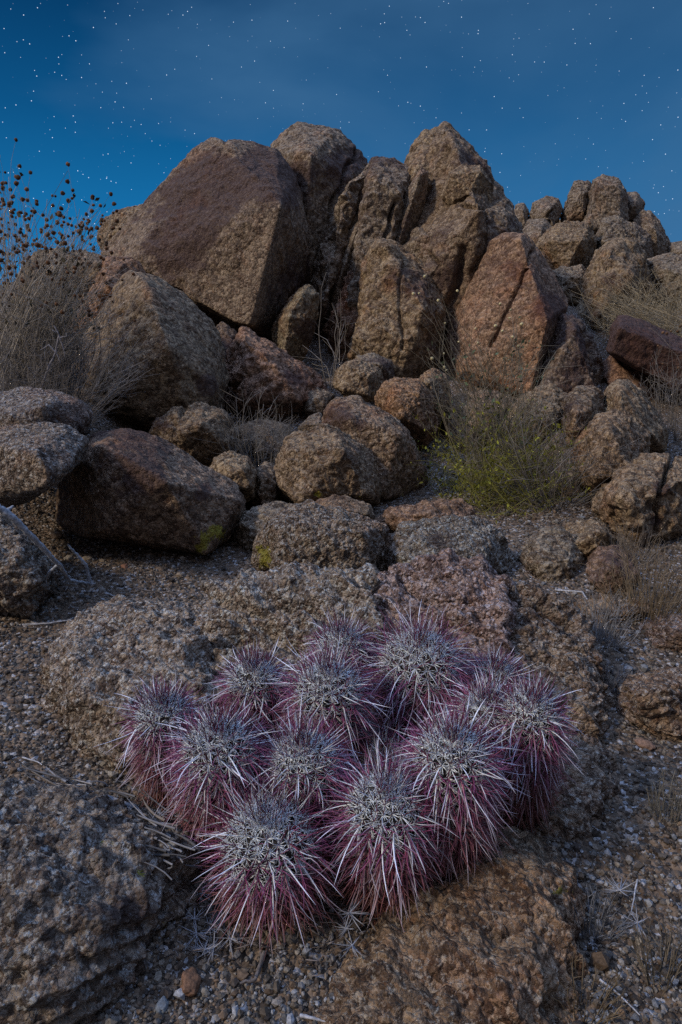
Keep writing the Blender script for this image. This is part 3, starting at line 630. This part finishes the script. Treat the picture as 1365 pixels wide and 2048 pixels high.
    paths = bez(p0, p1, p2, 5)
    w = rng.uniform(.00055, .00092, M) * np.where(kind == 0, 1.35, 1.0) * np.where(crown > .7, .75, 1)
    rad_ = w[:, None] * np.array([[1.0, 1.05, .9, .6, .06]])
    V, Fc = tubes(paths, rad_, 4, .55)
    white = np.array([.84, .92, 1.0]); mauve = np.array([.25, .05, .125]); dark = np.array([.055, .016, .028]); rust = np.array([.17, .045, .045]); tan = np.array([.28, .14, .09])
    pick = rng.random(M)
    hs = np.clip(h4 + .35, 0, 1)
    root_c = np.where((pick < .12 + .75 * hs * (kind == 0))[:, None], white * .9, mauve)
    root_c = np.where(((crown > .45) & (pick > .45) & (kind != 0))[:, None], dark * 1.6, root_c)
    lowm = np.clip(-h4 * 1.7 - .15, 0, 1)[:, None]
    root_c = root_c * (1 - lowm) + (rust * .55 + mauve * .35) * lowm  # lower spines red-brown by nature, darkened further with shade in the colour
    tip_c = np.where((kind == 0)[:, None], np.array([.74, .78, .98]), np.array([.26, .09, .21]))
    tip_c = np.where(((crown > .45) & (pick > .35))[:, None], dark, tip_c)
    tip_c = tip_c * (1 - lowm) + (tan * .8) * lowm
    tt = np.array([0, .15, .45, .8, 1.0])[None, :, None]
    cc = root_c[:, None] * (1 - tt) + tip_c[:, None] * tt
    cc = cc * rng.uniform(.6, 1.15, (M, 1, 1)) * (1 - .3 * dull)
    cc = np.repeat(cc.reshape(-1, 3), 4, 0)
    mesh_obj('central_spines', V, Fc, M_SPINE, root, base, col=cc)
    return root

CACTI = [
 ('cactus stem at the far left end of the clump', (322,1405), (352,1588), 0.0370, .17, 1),
 ('cactus stem second from the left, in front of the far left stem', (437,1462), (440,1678), 0.0432, .18, 2),
 ('small cactus stem at the back left against the slab', (507,1335), (515,1488), 0.0396, .17, 3),
 ('cactus stem at the back centre, the taller one behind its twin', (682,1268), (689,1438), 0.0396, .20, 4),
 ('cactus stem at centre with a pale crown, in front of its taller twin', (655,1345), (668,1548), 0.0469, .21, 5),
 ('widest back stem of the clump with a dark bristling crown, right of centre', (836,1282), (844,1478), 0.0592, .22, 6),
 ('small cactus stem at the back right, partly hidden', (992,1335), (988,1468), 0.0344, .15, 7),
 ('cactus stem at the right with a dark crown, in front of the small hidden one', (974,1398), (974,1588), 0.0387, .19, 8),
 ('cactus stem at the far right end of the clump above the gravel', (1064,1400), (1037,1618), 0.0370, .22, 9),
 ('tall cactus stem right of centre between the front stem and the right end', (903,1475), (897,1728), 0.0423, .22, 10),
 ('cactus stem in the middle of the clump above the two front stems', (605,1490), (620,1688), 0.0414, .17, 11),
 ('front right cactus stem with the brightest white crown', (774,1578), (766,1766), 0.0451, .15, 12),
 ('front left cactus stem with long rust spines drooping to the gravel', (528,1638), (560,1780), 0.0524, .145, 13),
]
for lab, top, bs, r, L, sd in CACTI: cactus(lab, top, bs, r, L, sd)
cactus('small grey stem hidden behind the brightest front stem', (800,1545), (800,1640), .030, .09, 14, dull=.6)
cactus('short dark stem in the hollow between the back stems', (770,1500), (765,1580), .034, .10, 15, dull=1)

# ------------------------------------------------------------------ plants
def stemcol(rng, n, k, base, var=.35):
    c = np.array(base)[None] * rng.uniform(1 - var, 1 + var, (n, 1)); return np.repeat(c, k, 0)

def bush(name, label, root_pt, n, height, spread, seed, colr, thick=.0016, lean=(0, 0), twigs=2, heads=0, headr=.0044, headcol=(.12,.085,.055),
         leaf=0, leafL=.02, leafW=.25, leafcol=(.06,.08,.03), cat='bush', tangle=.15, lowfrac=.0, group=None, foot=.10, aim=None):
    """stems fan from the root; aim(rng,n) can give tip points"""
    rng = np.random.default_rng(seed); root = empty(name, root_pt); tag(root, label, cat, group)
    rp = np.asarray(root_pt, float)
    a = rng.uniform(0, 2 * math.pi, n); q = np.sqrt(rng.random(n))
    hgt = height * (1 - .45 * q ** 2) * rng.uniform(.55, 1.0, n)
    if lowfrac: hgt = np.where(rng.random(n) < lowfrac, hgt * rng.uniform(.25, .6, n), hgt)
    tips = rp + np.stack([np.cos(a) * q * spread + lean[0] * hgt, np.sin(a) * q * spread + lean[1] * hgt, hgt], 1)
    if aim is not None: tips = aim(rng, n)
    p0 = rp + np.stack([np.cos(a) * q * foot, np.sin(a) * q * foot, np.full(n, -.02)], 1)
    mid = p0 * .55 + tips * .45 + rng.normal(0, tangle * height * .25, (n, 3)); mid[:, 2] = p0[:, 2] * .4 + tips[:, 2] * .6 * 1.0
    K = 7; paths = bez(p0, mid, tips, K) + rng.normal(0, .012 * height, (n, K, 3)) * np.linspace(0, 1, K)[None, :, None]
    rad_ = thick * rng.uniform(.6, 1.3, (n, 1)) * np.linspace(1.2, .45, K)[None]
    V, Fc = tubes(paths, rad_, 3)
    Vs, Fs, Cs = [V], [Fc], [stemcol(rng, n, K * 3, colr)]
    tipsall = [tips]
    if twigs:
        m = n * twigs; si = rng.integers(0, n, m); ti = rng.uniform(.25, .95, m)
        i0 = np.clip((ti * (K - 1)).astype(int), 0, K - 2)
        st = paths[si, i0]; dr = paths[si, i0 + 1] - st; dr /= np.linalg.norm(dr, axis=1)[:, None] + 1e-9
        dr = dr + rng.normal(0, .8, (m, 3)); dr[:, 2] = np.abs(dr[:, 2]) * .8 + .05; dr /= np.linalg.norm(dr, axis=1)[:, None]
        ll = height * rng.uniform(.06, .28, m)[:, None]
        tp = st + dr * ll; pth = bez(st, st + dr * ll * .5 + rng.normal(0, .1, (m, 3)) * ll, tp, 4)
        V, Fc = tubes(pth, thick * .6 * rng.uniform(.6, 1.2, (m, 1)) * np.array([[1, .85, .7, .4]]), 3)
        Fs.append(Fc + sum(len(v) for v in Vs)); Vs.append(V); Cs.append(stemcol(rng, m, 12, colr)); tipsall.append(tp)
    mesh_obj('stems', np.concatenate(Vs), np.concatenate(Fs), M_STEM, root, rp, col=np.concatenate(Cs))
    TA = np.concatenate(tipsall)
    if heads:
        TT = TA[np.argsort(-TA[:, 2] + rng.normal(0, height * .12, len(TA)))][:heads]; iv, ifc = ico(2)
        sz = headr * rng.uniform(.7, 1.2, (len(TT), 1, 1))
        V = TT[:, None] + iv[None] * sz * (1 + rng.normal(0, .12, (len(TT), len(iv), 1)))
        hc = np.array(headcol)[None] * rng.uniform(.6, 1.4, (len(TT), 1))
        order = np.argsort(-sz[:, 0, 0]); nb = min(100, len(TT))
        for i in order[:nb]:
            mesh_obj('seed_head', V[i], ifc, M_STEM, root, rp, col=np.repeat(hc[i:i + 1], len(iv), 0))
        if len(TT) > nb:
            r_ = order[nb:]; Fc = (ifc[None] + (np.arange(len(r_)) * len(iv))[:, None, None]).reshape(-1, 3)
            mesh_obj('seed_heads', V[r_].reshape(-1, 3), Fc, M_STEM, root, rp, col=np.repeat(hc[r_], len(iv), 0))['kind'] = 'stuff'
    if leaf:
        si = rng.integers(0, n, leaf); kk = rng.integers(2, K, leaf); C = paths[si, kk] + rng.normal(0, .01, (leaf, 3))
        V, Fc = leaves(C, leafL * rng.uniform(.5, 1.2, leaf), leafW, rng)
        mesh_obj('leaves', V, Fc, M_STEM, root, rp, col=stemcol(rng, leaf, 4, leafcol, .45))
    return root

def px_aim(pts, Y, dY, jit):
    """tips scattered round given directions (real points at distance Y)"""
    def f(rng, n):
        i = rng.integers(0, len(pts), n); out = []
        for k in i:
            x, y = pts[k]; out.append(P(x + rng.normal(0, jit), y + rng.normal(0, jit), Y + rng.uniform(-dY, dY)))
        return np.array(out)
    return f

def gpt(px, py, Y):      # ground below the pixel's column at distance Y
    q = P(px, py, Y); return np.array([q[0], q[1], float(gz(q[0], q[1]))])

# seed head bush, left
r0 = gpt(20, 780, 3.2)
tp = [(x, y) for x, y0, y1 in ((-60,380,620),(-20,350,600),(10,345,640),(40,370,640),(70,400,650),(100,400,640),(130,420,640),(155,440,640),(180,430,640),(205,440,640)) for y in np.linspace(y0, y1, 6)]
bush('dry_bush', 'tall dry bush with round brown seed heads against the sky at left', r0, 400, 1.3, .5, 21, (.32,.30,.27), .0019, twigs=3, heads=400, headr=.008, headcol=(.10,.05,.025),
     leaf=420, leafL=.035, leafcol=(.055,.05,.028), aim=px_aim(tp, 3.2, .35, 24), foot=.28, tangle=.12)
bush('dry_bush', 'dense tangle of grey dry twigs at the foot of the seed head bush', gpt(50, 800, 2.9), 260, .62, .55, 22, (.16,.15,.145), .0015, twigs=6, foot=.22, tangle=.5)
bush('dry_bush', 'wispy grey twigs leaning on the big tan boulder at left', gpt(150, 760, 3.6), 70, .75, .35, 23, (.17,.15,.135), .0022, twigs=4, foot=.15, tangle=.5)
# pale bare branching twig in front of the bush
def branch(name, label, chains, radii, Y, colr, cat='branch', mode='Y', hs=None):
    Vs = []; Fs = []; off = 0; C = []; rng = np.random.default_rng(int(sum(c[0][0] for c in chains)) % 1000 + 5)
    for ch, r_ in zip(chains, radii):
        if mode == 'Y': pts = np.array([P(x, y, Y if len(t) == 0 else t[0]) for x, y, *t in ch])
        else: pts = np.array([H(x, y, (t[0] if t else .012)) for x, y, *t in ch])
        # densify with wobble
        d = np.linspace(0, len(pts) - 1, (len(pts) - 1) * 7 + 1); q = np.stack([np.interp(d, np.arange(len(pts)), pts[:, k]) for k in range(3)], 1)
        q += rng.normal(0, r_ * .14, q.shape)
        rr_ = r_ * np.linspace(1.15, .45, len(q)) * rng.uniform(.92, 1.08, len(q))
        V, Fc = tubes(q[None], rr_[None], 8); Vs.append(V); Fs.append(Fc + off); off += len(V)
        C.append(np.array(colr)[None] * rng.uniform(.8, 1.15, (len(V), 1)))
    V = np.concatenate(Vs); loc = np.array([V[:, 0].mean(), V[:, 1].mean(), V[:, 2].min()])
    return tag(mesh_obj(name, V, np.concatenate(Fs), M_WOOD, loc=loc, col=np.concatenate(C)), label, cat)

branch('bare_branch', 'pale forked twig rising before the dry bush at left', [[(80,790),(95,740),(112,705),(118,670),(108,650)],[(112,705),(98,690),(82,700)],[(112,705),(122,725)],[(118,670),(128,700),(130,712)],[(118,676),(135,672),(132,665)],[(105,660),(112,665)]], [.0042,.003,.002,.0025,.002,.002], 2.65, (.24,.24,.27))
branch('fallen_branch', 'long weathered grey branch leaning on the rock at left', [[(-10,1010,1.44),(20,1030,1.45),(60,1068,1.48),(95,1105,1.54),(118,1128,1.60),(140,1160,1.70),(182,1168,1.78)],[(8,1025,1.45),(28,1012,1.47)],[(182,1168,1.78),(172,1130,1.76),(150,1105,1.74),(136,1090,1.72)],[(118,1128,1.60),(98,1145,1.62),(92,1160,1.64),(94,1175,1.66)]], [.0078,.0052,.0052,.0035], 1.8, (.28,.31,.36))
STK = [([(45,1250),(100,1246),(140,1240),(168,1252)],.0028,'bright thin stick lying flat on the gravel below the fallen branch'),
 ([(0,1252),(50,1255),(100,1256)],.002,'straight dark edged stick at the left edge of the gravel'),
 ([(165,1184),(200,1182),(235,1194)],.0028,'short curved pale stick near the foot of the fallen branch'),
 ([(210,1165),(250,1172),(300,1182),(400,1188)],.0022,'long thin stick crossing the dark soil toward the slab'),
 ([(22,1172),(38,1185),(60,1215)],.004,'dark broken stick propped at the left edge'),
 ([(1110,1180),(1165,1184),(1178,1205),(1182,1225)],.003,'bent pale twig on the slope behind the cactus slab'),
 ([(1062,1080),(1070,1110),(1060,1130)],.004,'pale crooked root on the dirt below the green bush'),
 ([(1095,1165),(1105,1140),(1100,1120)],.002,'short upright twig on the dirt slope'),
 ([(390,1790),(430,1820),(450,1860),(500,1885),(530,1895)],.0026,'thin dark twig snaking under the front left cactus'),
 ([(210,2035),(230,2015),(245,1998)],.0025,'short stick on the gravel in the lower left'),
 ([(530,1905),(510,1960),(480,1965)],.003,'dark curled twig on the gravel in front of the cacti'),
 ([(600,2030),(640,2040),(690,2046)],.002,'pale straw at the bottom edge of the gravel'),
 ([(45,1515),(75,1523),(85,1530)],.0014,'tiny pale straw on the slab left of the cacti'),
 ([(1275,1760),(1262,1830)],.0012,'thin straw on the right hand gravel'),
 ([(1200,1960),(1240,1990),(1280,2030)],.0014,'fine dry straw on the gravel at lower right')]
for ln_, r_, lb in STK:
    branch('stick', lb, [[(x, y, .008) for x, y in ln_]], [r_], 0, (.34,.35,.38) if 'dark' not in lb else (.12,.11,.11), 'stick', 'H')

# dead twig heap left of the cacti
def twig_heap():
    rng = np.random.default_rng(77)
    segs = []; R_ = []; C = []
    for i in range(340):
        u = rng.random()
        x = 380 - 270 * u + rng.normal(0, 18); y = 1700 - 100 * u + rng.normal(0, 22); L = rng.uniform(30, 120)
        a = math.radians(rng.normal(208, 16)); x2 = x + L * math.cos(a); y2 = y + L * math.sin(a) * .55
        h0 = rng.uniform(.01, .06) * (1.1 - u * .7); h1 = rng.uniform(.005, .05) * (1.1 - u * .8)
        p0 = H(x, y, h0 + .05 * (1 - u)); p2 = H(x2, y2, h1 + .05 * (1 - u)); segs.append((p0, (p0 + p2) / 2 + rng.normal(0, .006, 3), p2))
        R_.append(rng.uniform(.0009, .0022) * (2.0 if rng.random() < .09 else 1)); C.append(np.array([.12,.125,.14]) * rng.uniform(.3, 1.8) + (np.array([.06,.04,.015]) if rng.random() < .12 else 0))
    p = np.array(segs); pth = bez(p[:, 0], p[:, 1], p[:, 2], 5)
    V, Fc = tubes(pth, np.array(R_)[:, None] * np.array([[1, 1, .9, .7, .3]]), 5)
    loc = H(280, 1660); o = mesh_obj('twig_heap', V, Fc, M_STEM, loc=loc, col=np.repeat(np.array(C), 25, 0))
    tag(o, 'dark heap of dead twigs at the left foot of the cactus clump', 'twigs', kind=None)
twig_heap()

def litter():
    rng = np.random.default_rng(88); S_ = []; n = 1500
    while len(S_) < n:
        x = rng.normal(640, 230); y = rng.normal(1720, 110)
        if not (260 < x < 1130 and 1500 < y < 1960): continue
        L = rng.uniform(10, 38); a = rng.uniform(0, 6.28); h = rng.uniform(.004, .022)
        S_.append((H(x, y, h), H(x + L * .5 * math.cos(a) + rng.normal(0, 4), y + L * .3 * math.sin(a), h + .006), H(x + L * math.cos(a), y + L * .55 * math.sin(a), h * rng.uniform(.3, 1.3))))
    p = np.array(S_); V, Fc = tubes(bez(p[:, 0], p[:, 1], p[:, 2], 4), rng.uniform(.0005, .0013, (n, 1)) * np.array([[1, 1, .8, .3]]), 3)
    c = np.array([.13, .115, .11]) * rng.uniform(.25, 1.7, (n, 1))
    tag(mesh_obj('litter', V, Fc, M_STEM, col=np.repeat(c, 12, 0)), 'dead spines and twig litter around the feet of the cacti', None, kind='stuff')
litter()

# fallen spine stars
def star_mesh():
    rng = np.random.default_rng(5); n = 15
    d = rng.normal(size=(n, 3)); d[:, 2] = np.abs(d[:, 2]) * .6; d /= np.linalg.norm(d, axis=1)[:, None]
    L = rng.uniform(.012, .026, (n, 1)); z = np.zeros((n, 3)) + [0, 0, .003]
    V, Fc = tubes(bez(z, d * L * .5, d * L, 3), np.ones((n, 1)) * np.array([[.0007, .0006, .0001]]), 3)
    o = mesh_obj('spine_cluster', V, Fc, M_SPINE, col=np.tile([.26, .28, .33], (len(V), 1))); return o
ST = [(250,1640,.06),(318,1630,.07),(300,1690,.06),(360,1665,.06),(335,1700,.05),(405,1790,.01),(430,1775,.01),(395,1870,.01),(420,1860,.01),(445,1840,.01),(460,1880,.01),(410,1905,.01),(700,1830,.04),(695,1860,.03),(705,1895,.03),(740,1520,.03),(360,1640,.06),(1240,1785,.01),(1275,1850,.01),(390,1840,.01),(955,1650,.06),(430,1900,.01),(90,1670,.08)]
STL = ['among the twigs left of the clump','against the darkest twigs','at the edge of the corner slab','beside the thick dead twig','just above the corner slab rim','between corner slab and front left cactus','touching the front left cactus','in the gravel beside the corner slab','below the thin dark twig','under the drooping rust spines','on gravel under the front left cactus','lowest of the cluster near the corner slab','on the rusty slab top edge','on the rusty slab under the front gap','lower on the rusty slab edge','in the hollow behind the front right cactus','at the far left stem foot','on the right gravel beside the rusty slab','lower on the right gravel','on the corner slab rim gravel','at the foot of the tall right stem','on gravel below the snaking twig','on the corner slab top']
s0 = star_mesh(); s0.location = tuple(H(*ST[0])); tag(s0, 'fallen grey spine star ' + STL[0], 'spine cluster', 'fallen spine stars')
for (x, y, h), l in zip(ST[1:], STL[1:]):
    o = s0.copy(); COL.objects.link(o); o.location = tuple(H(x, y, h)); o.rotation_euler = (random.uniform(-.3, .3), random.uniform(-.3, .3), random.uniform(0, 6)); o['label'] = 'fallen grey spine star ' + l
    k = random.uniform(.8, 1.3); o.scale = (k, k, k)

# green bush, right of centre
rg = gpt(1010, 1040, 2.75)
gp = [(870,900),(900,850),(900,960),(930,900),(960,860),(1000,840),(1040,850),(1080,870),(1120,890),(1155,905),(1140,940),(1100,960),(1060,940),(1000,930),(950,990),(1000,1000),(1060,1010),(900,1000),(1120,980),(1030,900),(980,950)]
bush('green_bush', 'bushy plant with yellow green twigs between the boulders right of centre', rg, 230, .5, .5, 31, (.17,.165,.04), .0012, twigs=6, leaf=2200, leafL=.019, leafW=.22, leafcol=(.15,.16,.02), aim=px_aim(gp, 2.75, .28, 30), foot=.32, tangle=1.3)
gp2 = [(x, y) for x in range(850, 1090, 14) for y in (640 + abs(x - 950) * .5, 720, 790)] + [(870,575),(905,650),(985,600),(1030,640)]
bush('dry_bush', 'thin grey stems with tiny cream flowers rising above the green bush', rg + np.array([0, .12, 0]), 120, .9, .4, 32, (.17,.155,.12), .0017, twigs=3, heads=22, headr=.006, headcol=(.42,.38,.22), leaf=160, leafL=.025, leafcol=(.07,.10,.06), aim=px_aim(gp2, 2.9, .2, 18), foot=.2, tangle=.4)
bush('dry_bush', 'grey dead twigs filling the right side of the green bush', gpt(1100, 1060, 2.6), 130, .42, .35, 33, (.15,.14,.13), .0017, twigs=3, foot=.12, tangle=1.2)
bush('dry_bush', 'small dry bush in the hollow between two boulders at centre', gpt(520, 900, 3.0), 60, .5, .22, 34, (.15,.145,.14), .0016, twigs=7, foot=.08, tangle=.6)
bush('dry_bush', 'thin bare twig in the crack below the upright slab', gpt(660, 760, 4.7) + np.array([0, 0, -.02]), 9, .85, .2, 35, (.20,.19,.18), .003, twigs=3, foot=.02, tangle=.4)
ry = [(x, y) for x in range(1180, 1400, 22) for y in (545 + (1365 - x) * .35, 590, 640)] 
bush('dry_bush', 'large straw coloured dry bush on the slope at the right edge', gpt(1330, 690, 5.4), 230, 1.0, .6, 36, (.33,.29,.21), .0022, twigs=5, aim=px_aim(ry, 5.4, .4, 24), foot=.35, tangle=.7)
bush('dry_bush', 'grey twiggy bush beside the smooth rounded boulder at right', gpt(1345, 900, 3.6), 60, .62, .25, 37, (.17,.16,.15), .0018, twigs=5, heads=20, headr=.007, headcol=(.12,.07,.04), foot=.12, tangle=.35)
for i, (x, y, n, h, sp, c, lb) in enumerate([
  (1190,1290,110,.17,.10,(.24,.25,.27),'pale wiry grass tuft at the right end of the slab behind the cacti'),
  (1300,1230,170,.24,.18,(.20,.16,.11),'tan dry grass on the slope at the right edge'),
  (1225,1385,90,.07,.06,(.13,.13,.15),'low dark grey tuft beside the knobbly tan rock'),
  (1345,1640,60,.10,.05,(.20,.19,.16),'sparse grass tuft on the gravel at the right edge'),
  (1170,2010,55,.055,.05,(.15,.12,.08),'dry grass tuft by the lower corner of the rusty slab'),
  (1330,1950,60,.08,.05,(.15,.13,.10),'small dry tuft in the lower right corner'),
  (1190,1850,60,.05,.05,(.13,.14,.16),'grey matted tuft against the right side of the rusty slab'),
  (1255,1130,90,.16,.12,(.17,.15,.13),'thin weeds on the slope under the broad sloping boulder')]):
    bush('grass_tuft', lb, H(x, y), n, h, sp, 60 + i, c, .0009, twigs=1, foot=sp * .45, tangle=.5, cat='grass tuft')
# small green leaf at the left edge
V, Fc = leaves(np.array([H(-6, 1674, .085), H(-4, 1676, .085)]), .018, .45, np.random.default_rng(3)); tag(mesh_obj('leaf', V, Fc, M_STEM, loc=H(-6, 1674, .08), col=np.tile([.03,.10,.05], (8, 1))), 'small round green leaf at the left edge on the corner slab', 'leaf')

# ------------------------------------------------------------------ pebbles
PC = np.array([[.16,.135,.11],[.10,.085,.07],[.23,.21,.18],[.26,.275,.30],[.16,.115,.08],[.07,.06,.055],[.20,.19,.18],[.13,.13,.13]])
def gravel():
    rng = np.random.default_rng(9); n = 60000
    r = np.exp(rng.uniform(math.log(.42), math.log(4.2), n)); a = rng.uniform(-.62, .62, n)
    x = r * np.sin(a); y = r * np.cos(a); z = gfull(x, y)
    sz = rng.lognormal(math.log(.0020), .50, n) * (1 + .35 * np.clip(r - 1, 0, 3))
    iv, ifc = ico(1); iv2 = iv[None] * (1 + rng.normal(0, .17, (n, len(iv), 1))) * rng.uniform(.65, 1.25, (n, 1, 3))
    V = iv2 * sz[:, None, None] + np.stack([x, y, z + sz * .35], 1)[:, None]
    Fc = (ifc[None] + (np.arange(n) * len(iv))[:, None, None]).reshape(-1, 3)
    c = PC[rng.integers(0, len(PC), n)] * rng.uniform(.4, 1.1, (n, 1))
    o = mesh_obj('gravel', V.reshape(-1, 3), Fc, M_PEB, smooth=False, col=np.repeat(c, len(iv), 0))
    tag(o, 'mixed brown and grey gravel scattered over the ground', None, kind='stuff')
gravel()
STN = [(250,1136,.016,(.17,.09,.06),'rounded rust red stone on the dark soil under the long dark block'),
 (175,1118,.013,(.24,.2,.15),'tan stone beside the fallen branch'),(138,1117,.014,(.2,.18,.15),'grey stone behind the forked branch end'),
 (205,1122,.009,(.22,.18,.13),'small tan stone left of the rust red stone'),(235,1168,.010,(.2,.22,.24),'pale blue grey stone lying on the soil'),
 (320,1140,.012,(.18,.13,.09),'dull brown stone under the dark block'),(360,1150,.010,(.22,.18,.14),'light stone near the slab edge'),
 (75,1212,.012,(.2,.11,.07),'reddish stone near the left edge sticks'),(95,1185,.009,(.22,.12,.07),'small red stone between the sticks'),
 (178,1210,.008,(.22,.11,.06),'little orange stone below the short curved stick'),(1290,1490,.014,(.17,.11,.08),'orange stone under the brown rock at right'),
 (325,2010,.008,(.14,.16,.18),'pale blue pebble in the lower left gravel'),(380,1965,.014,(.14,.08,.05),'flat dark red stone in the lower gravel'),
 (1105,1575,.006,(.4,.4,.42),'white pebble on the right hand gravel'),(1240,1370,.012,(.1,.09,.08),'dark stone between the tan lobe and the right rock'),
 (115,1070,.018,(.16,.12,.09),'flat stone in the mouth of the dark hollow'),(300,1110,.010,(.17,.13,.1),'squat stone in the shadow of the dark block')]
iv, ifc = ico(4)
for i, (x, y, s_, c, lb) in enumerate(STN):
    g = H(x, y, s_ * .4); rng = np.random.default_rng(200 + i)
    V = iv * np.array([1.25, .9, .72]) * s_; V = V * (1 + .25 * fbm(iv * 1.3 + i * 9, 3, i)[:, None])
    ca = rng.uniform(0, 3); V = V @ np.array([[math.cos(ca), math.sin(ca), 0], [-math.sin(ca), math.cos(ca), 0], [0, 0, 1]])
    tag(mesh_obj('stone', V + g, ifc, M_PEB, loc=g, col=np.tile(c, (len(V), 1))), lb, 'stone', 'loose stones on the gravel')

# ------------------------------------------------------------------ sky and light
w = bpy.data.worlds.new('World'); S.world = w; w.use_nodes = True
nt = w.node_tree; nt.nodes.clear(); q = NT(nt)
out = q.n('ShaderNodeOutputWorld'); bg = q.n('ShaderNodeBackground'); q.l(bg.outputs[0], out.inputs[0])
tc = q.n('ShaderNodeTexCoord'); co = tc.outputs['Generated']
sp = q.n('ShaderNodeSeparateXYZ'); q.l(co, sp.inputs[0])
zz = sp.outputs[2]; yy_ = sp.outputs[1]; xx_ = sp.outputs[0]
sky = q.ramp(zz, [(0.0, (.010, .23, .56)), (.10, (.008, .155, .39)), (.22, (.004, .085, .235)), (.34, (.002, .040, .125)), (.55, (.08, .17, .36)), (.8, (.80, 1.15, 2.0)), (1.0, (1.35, 1.8, 3.0))])  # unseen overhead stops raised far above the visible blue to light crowns and rocks
# thin cloud veils, stretched sideways and tilted
mp = q.n('ShaderNodeMapping'); mp.inputs['Scale'].default_value = (1.0, 1.0, 2.0); mp.inputs['Rotation'].default_value = (0, math.radians(-22), 0); q.l(co, mp.inputs[0])
cl = q.noise(mp.outputs[0], 2.0, 5, .5, .3)
bias = q.math('MULTIPLY', xx_, .28)
cm = q.ramp(q.math('ADD', cl, bias), [(.42, 0.0), (.72, .75)])
sky = q.mix(cm, sky, (.050, .148, .30))
# pale glow added to the unseen sky behind the camera for soft light
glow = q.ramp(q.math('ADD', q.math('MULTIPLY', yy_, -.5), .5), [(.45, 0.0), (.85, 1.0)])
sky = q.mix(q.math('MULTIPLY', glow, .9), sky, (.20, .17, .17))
# stars
dens = q.noise(co, 3.0, 3, .5)
vs = q.n('ShaderNodeTexVoronoi', feature='F1'); vs.inputs['Scale'].default_value = 190; q.l(co, vs.inputs['Vector'])
sc_ = q.n('ShaderNodeSeparateColor'); q.l(vs.outputs['Color'], sc_.inputs[0])
star = q.ramp(vs.outputs['Distance'], [(.02, 1.0), (.102, 0.0)])
keep = q.ramp(q.math('ADD', sc_.outputs[0], q.math('MULTIPLY', q.math('SUBTRACT', dens, .5), .8)), [(.42, 0.0), (1.0, 1.0)])
keep = q.math('POWER', keep, 2.2); star = q.math('MULTIPLY', star, q.math('MULTIPLY', keep, 4.2)); star = q.math('MULTIPLY', star, q.math('SUBTRACT', 1.0, q.math('MULTIPLY', cm, .6)))
sky = q.mix(star, sky, (.80, .90, 1.0), 'ADD')
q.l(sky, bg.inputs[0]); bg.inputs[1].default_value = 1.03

sun = bpy.data.lights.new('sun', 'SUN'); sun.energy = 2.5; sun.angle = math.radians(8); sun.color = (1, .82, .62)
so = bpy.data.objects.new('sun', sun); COL.objects.link(so)
sd = Vector((-.95, -.42, .80)).normalized(); so.rotation_euler = sd.to_track_quat('Z', 'Y').to_euler()

cam = bpy.data.cameras.new('camera'); co_ = bpy.data.objects.new('camera', cam); COL.objects.link(co_)
co_.location = (0, 0, CAMZ); co_.rotation_euler = (math.pi / 2 - PITCH, 0, 0)
cam.sensor_fit = 'VERTICAL'; cam.sensor_height = 36; cam.lens = 36 * F / 2048; cam.clip_start = .02; cam.clip_end = 2000
S.camera = co_
S.cycles.use_denoising = False
S.view_settings.view_transform = 'Standard'; S.view_settings.look = 'None'; S.view_settings.exposure = 0; S.view_settings.gamma = 1
